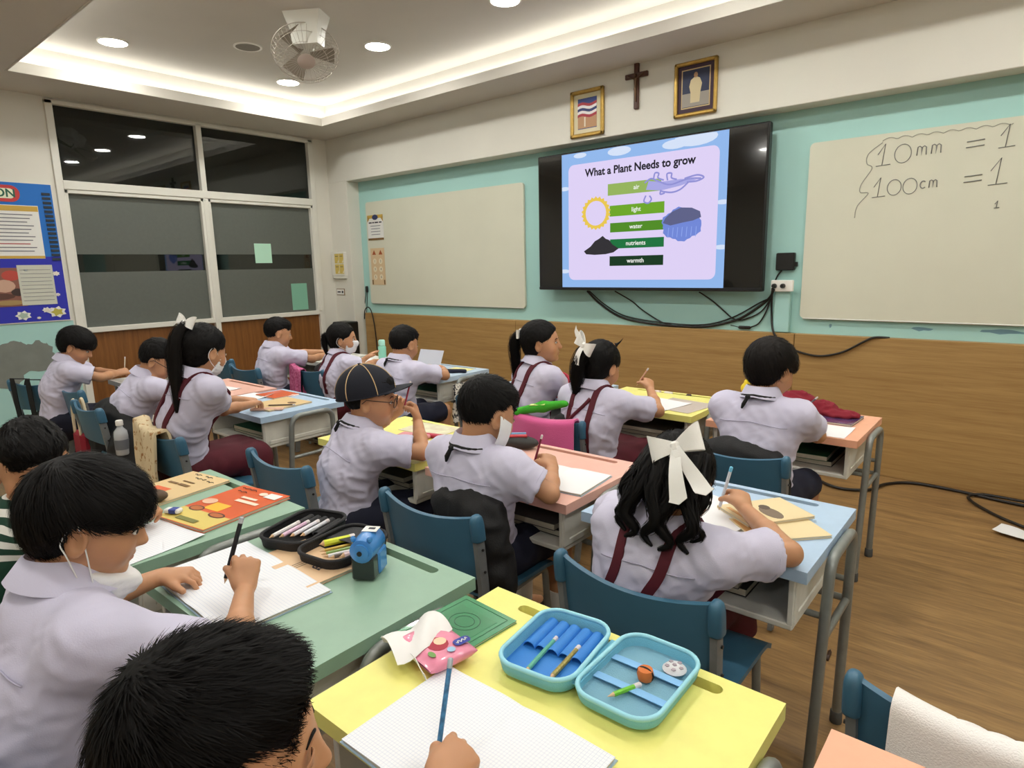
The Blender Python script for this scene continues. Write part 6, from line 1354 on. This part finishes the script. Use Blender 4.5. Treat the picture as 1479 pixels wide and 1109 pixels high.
# ---- blue desk
open_book('notebook', 'open white notebook under the hand of the girl with a big bow', -.70, 1.69, TZ, -.12, .15, .21, M_page, .008)
t = book('story_book', 'cream picture book with a sleeping animal drawing on the blue desk', -.545, 1.745, TZ+.009, -.62, .15, .21, .008, mat('book_ivory', 'e2cfa2', .5), 'book', [(circ(.045, 16, .02, .005, .024), Mp('sb', '7a6a58'), 'drawing_body'), (circ(.018, 12, -.02, .012, .015), Mp('sb2', '5e5044'), 'drawing_head'), (rect(.10, .012, 0, -.085), Mp('sb3', 'd9a86a'), 'title_strip')])
book('story_book', 'cream book with an orange picture, undermost on the blue desk', -.485, 1.675, TZ, -.75, .15, .21, .008, mat('book_ivory', 'e2cfa2', .5), 'book', [(circ(.04, 14, .02, -.07, .02), Mp('sb4', 'c9623a'), 'drawing'), (rect(.13, .02, 0, -.09), Mp('sb3', 'd9a86a'), 'title_strip')])
# ---- pink desk
open_book('notebook', 'open white notebook on the pink desk', -1.21, 1.655, TZ, .10, .155, .22, M_page, .008)
b_ = SDF(); b_.ell((0, 0, .024), (.085, .042, .026), None, .01); b_.half((0, 0, .002), (0, 0, -1)); v, q = b_.mesh(.005); t = thing('pencil_pouch', 'dark oval pencil pouch with red and blue pens on the pink desk', 'pencil case', (-1.545, 1.865, TZ), .35); qmesh('pouch', v, q, mat('pouch_dark', '2a2a28', .7, bump=.3, bscale=300), t, (0, 0, 0)); b = MB(); b.tube([(-.07, -.01, .052), (.03, .01, .056)], .007, 8); b.build('blue_strip', Mp('pb', '6f9ac0'), t, 40); b = MB(); b.tube([(-.05, -.022, .05), (.04, -.006, .053)], .006, 8); b.build('red_strip', Mp('pr', 'c94a52'), t, 40)
# ---- yellow desk of the boy in a cap
sheet_of('worksheet', 'white worksheet on the yellow desk of the boy in a cap', -1.84, 1.62, TZ, .05, .24, .22, M_page)
sheet_of('paper_sheet', 'coloured picture sheet at the back of the yellow desk', -2.05, 1.86, TZ, .1, .24, .16, mat('sheet_pale', 'dfe0c0', .6, col2='c9b9a0', vscale=18))
t = thing('pencil_tray', 'red and pink pencil box lying on the yellow desk', 'pencil case', (-1.90, 1.78, TZ), .25); b = MB(); b.box((0, 0, .008), (.20, .03, .015), .004); b.build('box', Mp('ptr', 'b8324a'), t); b = MB(); b.box((-.11, -.04, .009), (.14, .06, .017), .005); b.build('pink_end', Mp('ptp', 'e29aa2'), t)
er = thing('eraser', 'white eraser beside the red pencil box', 'eraser', (-1.80, 1.735, TZ), .2); b = MB(); b.box((0, 0, .008), (.06, .022, .015), .004); b.build('rubber', Mp('rub', 'e6e6e6'), er); b = MB(); b.box((.0, 0, .0082), (.03, .0228, .0156), .003); b.build('sleeve', Mp('rubs', 'cfcfcf'), er)
# ---- pale blue desk of the girl in the maroon skirt, pink and white desks beside it
sheet_of('worksheet', 'white open sheet at the left end of the pale blue desk', -3.45, 1.72, TZ, .1, .2, .26, M_page, .02)
book('workbook', 'orange red workbook at the back of the pale blue desk', -3.37, 1.88, TZ, .0, .20, .16, .008, P_or, 'book'); book('textbook', 'cream textbook under the hands of the girl in the maroon skirt', -3.12, 1.74, TZ, .05, .24, .26, .008, mat('book_beige', 'e2c48e', .4), 'book', [(circ(.03, 12, .05, .05, .02), Mp('tbd', '6a4a30'), 'cover_picture')])
lying_pencil('dark pencil lying on the cream textbook of the pale blue desk', -3.10, 1.66, TZ+.010, .75, .15, mat('pencil_dark', '3a2a26', .4)); b = MB(); b.box((0, 0, .007), (.17, .035, .013), .005); solo('pencil_tray', b, Mp('flesh', 'd9b09a'), 'flesh coloured pencil box at the near edge of the pale blue desk', 'pencil case', (-3.04, 1.63, TZ), .7)
sheet_of('worksheet', 'white sheet on the pink desk of the boy with glasses', -3.85, 1.72, TZ, .1, .22, .26, M_page)
for k in range(3): book('notebook', 'white notebook, %s of the pile on the white desk by the window' % ('lowest', 'middle', 'topmost')[k], -4.60+.02*k, 1.70, TZ+.012*k, .1*k, .26, .22, .012, mat('nb_white', 'd9dad4', .6), 'notebook')
# ---- front row
sheet_of('worksheet', 'white worksheet on the orange front row desk', -.645, 2.83, TZ, .0, .17, .20, M_page)
t = book('purple_book', 'dark purple book in a clear cover on the orange front row desk', -.68, 3.05, TZ, -.05, .21, .20, .010, mat('book_purple', '3d2a58', .2, coat=.8, col2='6a5a88', vscale=12), 'book')
rc_ = SDF(); rc_.ell((-.06, 0, .045), (.085, .075, .055), None, .03); rc_.ell((.03, .02, .03), (.09, .055, .032), None, .03); rc_.ell((.14, -.01, .014), (.08, .05, .016), None, .03); rc_.half((0, 0, .001), (0, 0, -1))
v, q = rc_.mesh(.006); n = vnormals(v, q); v = v+n*(1-2*np.abs(vnoise(v*34+3)))[:, None]*.008; o = qmesh('red_cloth', v, q, mat('red_knit', '7d1226', .9, bump=.4, bscale=250), None, (0, 0, 0), 1); o.location = (-.80, 3.10, TZ+.004); tag(o, 'crumpled dark red cloth on the orange front row desk', 'cloth')
t = thing('toy_figure', 'small toy with a yellow head and red body on the orange front row desk', 'toy', (-1.03, 2.93, TZ), .2)
s_ = SDF(); s_.ell((0, 0, .125), (.026, .024, .026), None, .01); s_.ell((0, .0, .155), (.012, .012, .012), None, .008); s_.ell((.02, -.012, .12), (.014, .012, .008), None, .006); v, q = s_.mesh(.005); qmesh('head', v, q, mat('toy_yellow', 'e8cf1e', .4), t, (0, 0, 0))
b = MB(); b.lathe([(.022, .07), (.024, .085), (.02, .10)], n=14); b.build('waist', mat('toy_blue', '2d5f86', .5), t, 40); b = MB(); b.lathe([(.028, 0), (.034, .012), (.030, .05), (.022, .072)], n=16); b.build('body', mat('toy_red', 'b3202e', .5), t, 40); b = MB(); b.tube([(.031*math.cos(a), .031*math.sin(a), .045+.01*math.sin(a)) for a in np.linspace(0, 2*PI, 21)[:-1]], .003, 6, closed=True); b.build('sash', mat('toy_yellow', 'e8cf1e', .4), t, True)
sheet_of('worksheet', 'white worksheet on the yellow front row desk', -1.44, 2.90, TZ+.002, -.2, .20, .22, M_page); sheet_of('plastic_sleeve', 'clear plastic sleeve on the yellow front row desk', -1.36, 2.93, TZ, -.15, .26, .26, mat('sleeve_clear', 'd2c4b8', .25))
for k, (x, c, lb) in enumerate(((-1.62, 'd8c8c2', 'pale eraser in the groove of the yellow front row desk'), (-1.55, 'e0d8d0', 'white eraser beside the pale one in the groove'), (-1.43, '3a2420', 'small dark sharpener in the groove of the yellow front row desk'))):
    b = MB(); b.box((0, 0, .009), (.05 if k < 2 else .028, .02, .017), .005); solo('eraser' if k < 2 else 'sharpener', b, Mp('gr%d' % k, c), lb, 'eraser' if k < 2 else 'sharpener', (x, 3.188, DH-.010))
open_book('notebook', 'open white notebook beside the girl looking sideways', -2.03, 2.98, TZ, .05, .13, .19, M_page)
b = MB(); b.tube(spline([(-.12, .05, .016), (-.06, .0, .016), (0, -.03, .014), (.07, -.025, .014), (.12, .02, .012), (.16, .03, .012)], 6), .014, 8); solo('navy_strap', b, M_navy, 'navy strap curled on the pale blue desk of the boy seen from behind', 'strap', (-3.14, 3.02, TZ), smooth=True)
sheet_of('yellow_paper', 'pale yellow paper on the pale blue front row desk', -3.12, 3.13, TZ, .1, .18, .13, mat('yellow_paper', 'e6dc94', .7)); b = MB(); b.sheet(lambda u, v: ((u-.5)*.22, .06*v, .002+.13*v), 6, 4, .002); solo('paper_card', b, Mp('greycard', 'c3c6d0'), 'grey white card standing on the front row desk beside the boy', 'card', (-3.33, 3.02, TZ), .1)
t = thing('water_bottle', 'mint green bottle on the desk before the masked girl', 'bottle', (-3.93, 3.10, TZ)); M_mintb = mat('bottle_mint', '8fd6bf', .35); b = MB(); b.lathe([(.028, 0), (.031, .004), (.031, .11), (.028, .118), (.02, .122)], n=20); b.build('flask', M_mintb, t, 40); b = MB(); b.lathe([(.024, .122), (.026, .124), (.026, .16), (.02, .168)], n=18); b.build('lid', mat('bottle_lid', 'a9e0cf', .4), t, 40)
open_book('notebook', 'open book with raised pages in front of the masked girl', -3.86, 2.99, TZ, .2, .14, .20, M_page, .012, .04)
open_book('notebook', 'open book under the arms of the boy below the right window pane', -4.42, 2.98, TZ, .1, .14, .20, M_page, .010); book('notebook', 'white notebook at the edge of the desk beside the mint bottle', -3.66, 2.96, TZ, .2, .15, .2, .012, mat('nb_white', 'd9dad4', .6), 'notebook')
# ---- books stored in the desk shelves
for k, (x, y, lb) in enumerate(((-.70, 1.70, 'the blue desk'), (-.80, 2.98, 'the orange front row desk'), (-1.30, 1.71, 'the pink desk'), (-3.2, 1.76, 'the pale blue desk of the girl in the skirt'), (-1.5, 2.98, 'the yellow front row desk'), (-3.2, 3.02, 'the desk of the boy seen from behind'), (-2.05, 1.72, 'the yellow desk of the boy in a cap'))):
    for j, (c, lv) in enumerate((('3c3a3a', 'lower'), ('5d5a58', 'upper') if k % 2 == 0 else ('2f6a4c', 'upper'))): book('exercise_book', '%s exercise book inside %s' % (lv, lb), x+.01*j, y-.02*j, .4842+.024*j, .03*j, .36-.06*j, .30, .022, mat('shelf_book_'+c, c, .6), 'book')
# ------------------------------------------------------------------ things hung on chairs
def on_chair(ch): c, s = math.cos(ch[2]), math.sin(ch[2]); return lambda p: V(ch[0]+c*p[0]-s*p[1], ch[1]+s*p[0]+c*p[1], p[2])
def drape(name, label, cat, ch, x0, x1, rear, front, m, th=.006, off=.012, wav=.008, freq=9, skew=0, seed=0, lift=0):
    """cloth over a chair back: rear(u) = length hanging on the side away from the seat, front(u) = on the seat side"""
    W = on_chair(ch)
    def fn(u, v):
        x = x0+(x1-x0)*u; e = min(1, abs(x)/.193); yt = -.225-.03*(1-e*e); zt = .660-.022*(1-e*e)+off*.6+lift
        lr, lf = rear(u), front(u); s = -lr+(lr+lf+.03)*v; wv = wav*math.sin(u*freq+seed)+wav*.5*math.sin(u*freq*2.3+seed*2)
        if s < 0: d = -s; return W(V(x*(1+.10*d)+skew*d, yt-off-.008-wv*min(1, d*6)-.05*d*0, zt-d))
        if s < .03: a = s/.03*PI; return W(V(x, yt-(off+.008)*math.cos(a), zt+.010*math.sin(a)))
        d = s-.03; return W(V(x*(1-.05*d), yt+off+.008+wv*min(1, d*6)+.02*d, zt-d))
    b = MB(); b.sheet(fn, 28, 30, th); return solo(name, b, m, label, cat, smooth=70)
M_towel = mat('towel_white', 'f1efec', .95, bump=.5, bscale=350, sheen=.3)
drape('towel', 'white towel hanging over the chair back in the bottom right corner', 'towel', (.015, 1.32, 0), -.135, .085, lambda u: .17-.09*max(0, u-.35)/.65, lambda u: .15, M_towel, .009, .014, .002, 6)
M_pinkt = mat('towel_pink', 'e0609c', .95, bump=.5, bscale=350, sheen=.3)
drape('towel', 'bright pink towel hanging over a chair in the front row', 'towel', (-1.72, 2.50, .03), -.21, .17, lambda u: .22, lambda u: .15, M_pinkt, .008, .015, .008, 8, seed=1)
drape('patterned_cloth', 'pink patterned cloth hanging over the chair beside the masked girl', 'cloth', (-4.02, 2.72, 0), -.21, -.02, lambda u: .22, lambda u: .2, mat('cloth_pinkpat', 'd97fa8', .9, col2='a8306a', vscale=70), .006, .014, .010, 14)
M_cream = mat('jacket_cream', 'd9c6a0', .9, col2='a87a4a', vscale=38); MATS['jacket_cream'].node_tree.nodes['Color Ramp'].color_ramp.elements[0].position = .36; MATS['jacket_cream'].node_tree.nodes['Color Ramp'].color_ramp.elements[1].position = .42
drape('jacket', 'cream jacket with brown dots hung over the chair of the girl in the maroon skirt', 'jacket', (-2.95, 1.30, 0), -.22, .08, lambda u: .42-.08*math.sin(u*5), lambda u: .15, M_cream, .012, .02, .018, 7, seed=2, lift=.02)
t = thing('jacket_strap', 'red and brown tags lying on the shoulder of the cream jacket', 'strap', (-3.02, 1.045, .60)); b = MB(); b.sheet(lambda u, v: (.05*(u-.5)+.01*v, -.012-.01*math.sin(u*3), .075-.10*v), 6, 6, .006); b.build('red_tag', mat('tag_red', 'a01c34', .7), t, 60)
def blob(name, label, cat, W, ells, m, amp=.01, fr=18, floor=None, res=.008, extra=None):
    s = SDF()
    for c, r, rz_ in ells: s.ell(W(V(*c)), r, rotz(rz_), .04)
    if floor is not None: s.half(V(0, 0, floor), V(0, 0, -1))
    v, q = s.mesh(res); n = vnormals(v, q); v = v+n*((1-2*np.abs(vnoise(v*fr)))*amp)[:, None]; o = thing(name, label, cat, tuple(W(V(0, 0, 0))*np.array([1, 1, 0]))); qmesh('body', v, q, m, o, tuple(o.location), 1); return o
M_bag = mat('bag_black', '111113', .75, bump=.3, bscale=220, var=.2, vscale=10)
W11 = on_chair((-1.36, 1.43, .02)); blob('jacket', 'black jacket bulging over the chair behind the boy with a lowered mask', 'jacket', W11, [((.06, -.12, .62), (.135, .065, .085), 0), ((.14, -.13, .52), (.085, .06, .16), 0), ((.175, -.12, .40), (.06, .05, .14), 0)], M_bag, .008, 22)
W9 = on_chair((-.84, 2.49, 0)); bg = blob('school_bag', 'black bag hung on the chair at the orange front row desk', 'bag', W9, [((.0, -.13, .60), (.165, .07, .085), 0), ((.10, -.12, .48), (.09, .06, .15), 0)], M_bag, .006, 18)
W8 = on_chair((-1.72, 2.50, .03)); blob('school_bag', 'black bag on the chair with the pink towel', 'bag', W8, [((.10, -.13, .58), (.13, .08, .105), 0), ((.16, -.12, .46), (.075, .07, .16), 0)], M_bag, .006, 18)
gt = SDF(); gt.cone((-.12, -.02, -.015), (.0, .0, .015), .018, .024, .01); gt.cone((0, 0, .015), (.08, .02, .03), .024, .018, .02); gt.ell((.10, .02, .035), (.022, .02, .016), None, .01); gt.ell((-.13, -.02, -.025), (.020, .022, .012), None, .01)
v, q = gt.mesh(.006); t = thing('plush_toy', 'bright green plush toy lying across the pink towel', 'toy', tuple(W8(V(-.02, -.22, .692))), .1); qmesh('body', v, q, mat('plush_green', '3fae2a', .9, bump=.4, bscale=200, var=.15), t, (0, 0, 0), 1); b = MB(); b.sheet(lambda u, v: (-.06+.08*u, -.025+.03*v, .018+.012*u+.004*math.sin(v*3)), 6, 4, .003); b.build('pale_belly', mat('plush_pale', 'cfe08a', .9), t, 60)
W5 = on_chair((-4.02, 2.72, 0)); blob('school_bag', 'black bag on the chair behind the masked girl', 'bag', W5, [((.10, -.14, .635), (.12, .06, .06), 0), ((.15, -.12, .52), (.06, .06, .13), 0)], M_bag, .005, 18)
W2 = on_chair((-3.92, 1.30, 0)); blob('school_bag', 'large black backpack on the chair of the boy with glasses', 'bag', W2, [((.02, -.10, .56), (.20, .09, .12), 0), ((.24, -.10, .36), (.14, .12, .22), 0), ((-.1, -.1, .4), (.12, .1, .2), 0)], M_bag, .010, 14, .02)
Wl = on_chair((-5.22, 1.32, .35)); bl_ = blob('school_bag', 'black backpack hanging by two straps from the chair at the mint wall', 'bag', Wl, [((-.10, .02, .38), (.17, .14, .22), 0), ((-.02, .08, .2), (.16, .14, .18), 0)], M_bag, .010, 14, .02)
for x in (-.09, .06):
    b = MB(); b.sheet(lambda u, v, x=x: Wl(V(x+(v-.5)*.045+.05*max(0, u-.5), (-.20+.10*u if u < .25 else -.262-.02*(1-u)), (.60+.09*(u/.25) if u < .25 else .685-.5*(u-.25)/.75))), 16, 3, .006); b.build('shoulder_strap', M_bag, bl_, 60, tuple(bl_.location))
t = thing('tote_bag', 'red tote bag with cream handles beside the backpack of the boy with glasses', 'bag', (-4.16, 1.10, .30)); b = MB(); b.box((0, 0, .09), (.15, .06, .17), .02); b.build('pouch', mat('tote_red', '8e1a2c', .8, bump=.2, bscale=200), t, 40)
for dy in (-.02, .02): b = MB(); b.tube(spline([(-.05, dy, .16), (-.04, dy, .30), (0, dy, .36), (.04, dy, .30), (.05, dy, .16)], 6), .008, 8); b.build('handle', mat('tote_cream', 'd8c8a8', .8), t, True)
t = thing('water_bottle', 'clear plastic water bottle in the side pocket of the black backpack', 'bottle', (-3.60, 1.12, .43)); b = MB(); b.lathe([(.030, 0), (.033, .006), (.033, .10), (.030, .125), (.014, .145), (.014, .158)], n=20); b.build('bottle_body', mat('bottle_clear', 'cfd3d6', .1, alpha=.75, spec=.8), t, 40); b = MB(); b.lathe([(.0335, .03), (.0338, .032), (.0338, .08), (.0335, .082)], n=20, caps=False); b.build('label', Mp('bottlelabel', '6a6e74'), t, 40); b = MB(); b.lathe([(.017, .155), (.0175, .157), (.0175, .178), (.015, .182)], n=16); b.build('cap', M_rim, t, 40)
b = MB(); b.sheet(lambda u, v: (.012*math.sin(v*6), (u-.5)*.16+.0*v, .40-.26*v), 8, 12, .01); M_polka = mat('bag_polka', 'e6e1d6', .8, col2='26242a', vscale=55); cr = MATS['bag_polka'].node_tree.nodes['Color Ramp'].color_ramp; cr.elements[0].position = .44; cr.elements[1].position = .47
solo('cloth_bag', b, M_polka, 'black and white patterned cloth bag hanging on the side of a front row desk', 'bag', (-2.905, 2.93, .20), 0, smooth=60)
b = MB(); b.sheet(lambda u, v: (.01*math.sin(u*7), (u-.5)*.14, .16*(1-v)), 8, 6, .008); solo('hand_towel', b, mat('cloth_pinkpat', 'd97fa8', .9), 'small pink towel hanging below the pale blue desk side', 'towel', (-3.600, 3.03, .44), 0, smooth=60)
# ------------------------------------------------------------------ things on the floor
b = MB(); b.sheet(lambda u, v: ((u-.5)*.20, (v-.5)*.13, .012+.018*math.sin(u*5+v*2)*(u-.3)+.02*abs(u-.5)), 12, 8, .001); solo('paper_scrap', b, M_page, 'crumpled white paper on the floor by the front wall', 'paper', (.03, 3.79, .004), -.25, smooth=60)
b = MB(); b.box((0, 0, .02), (.14, .10, .002)); b.tube([(.05, .03, .02), (.09, .06, .0)], .003, 6); b = MB(); b.sheet(lambda u, v: ((u-.5)*.13, (v-.5)*.10, .004+.012*u), 5, 5, .001); solo('paper_card', b, M_page, 'small white card on the floor beyond the pale blue desk', 'card', (-4.10, 2.68, .002), .3)
b = MB(); b.tube([(0, 0, .006), (.012, .05, .007)], .006, 8); b.tube([(.012, .05, .007), (.014, .062, .007)], .003, 6); solo('pencil_stub', b, mat('stub_brown', '3a2418', .5), 'short brown pencil stub on the floor under the blue desk', 'pencil', (-.445, 2.17, .0), .3, smooth=True)
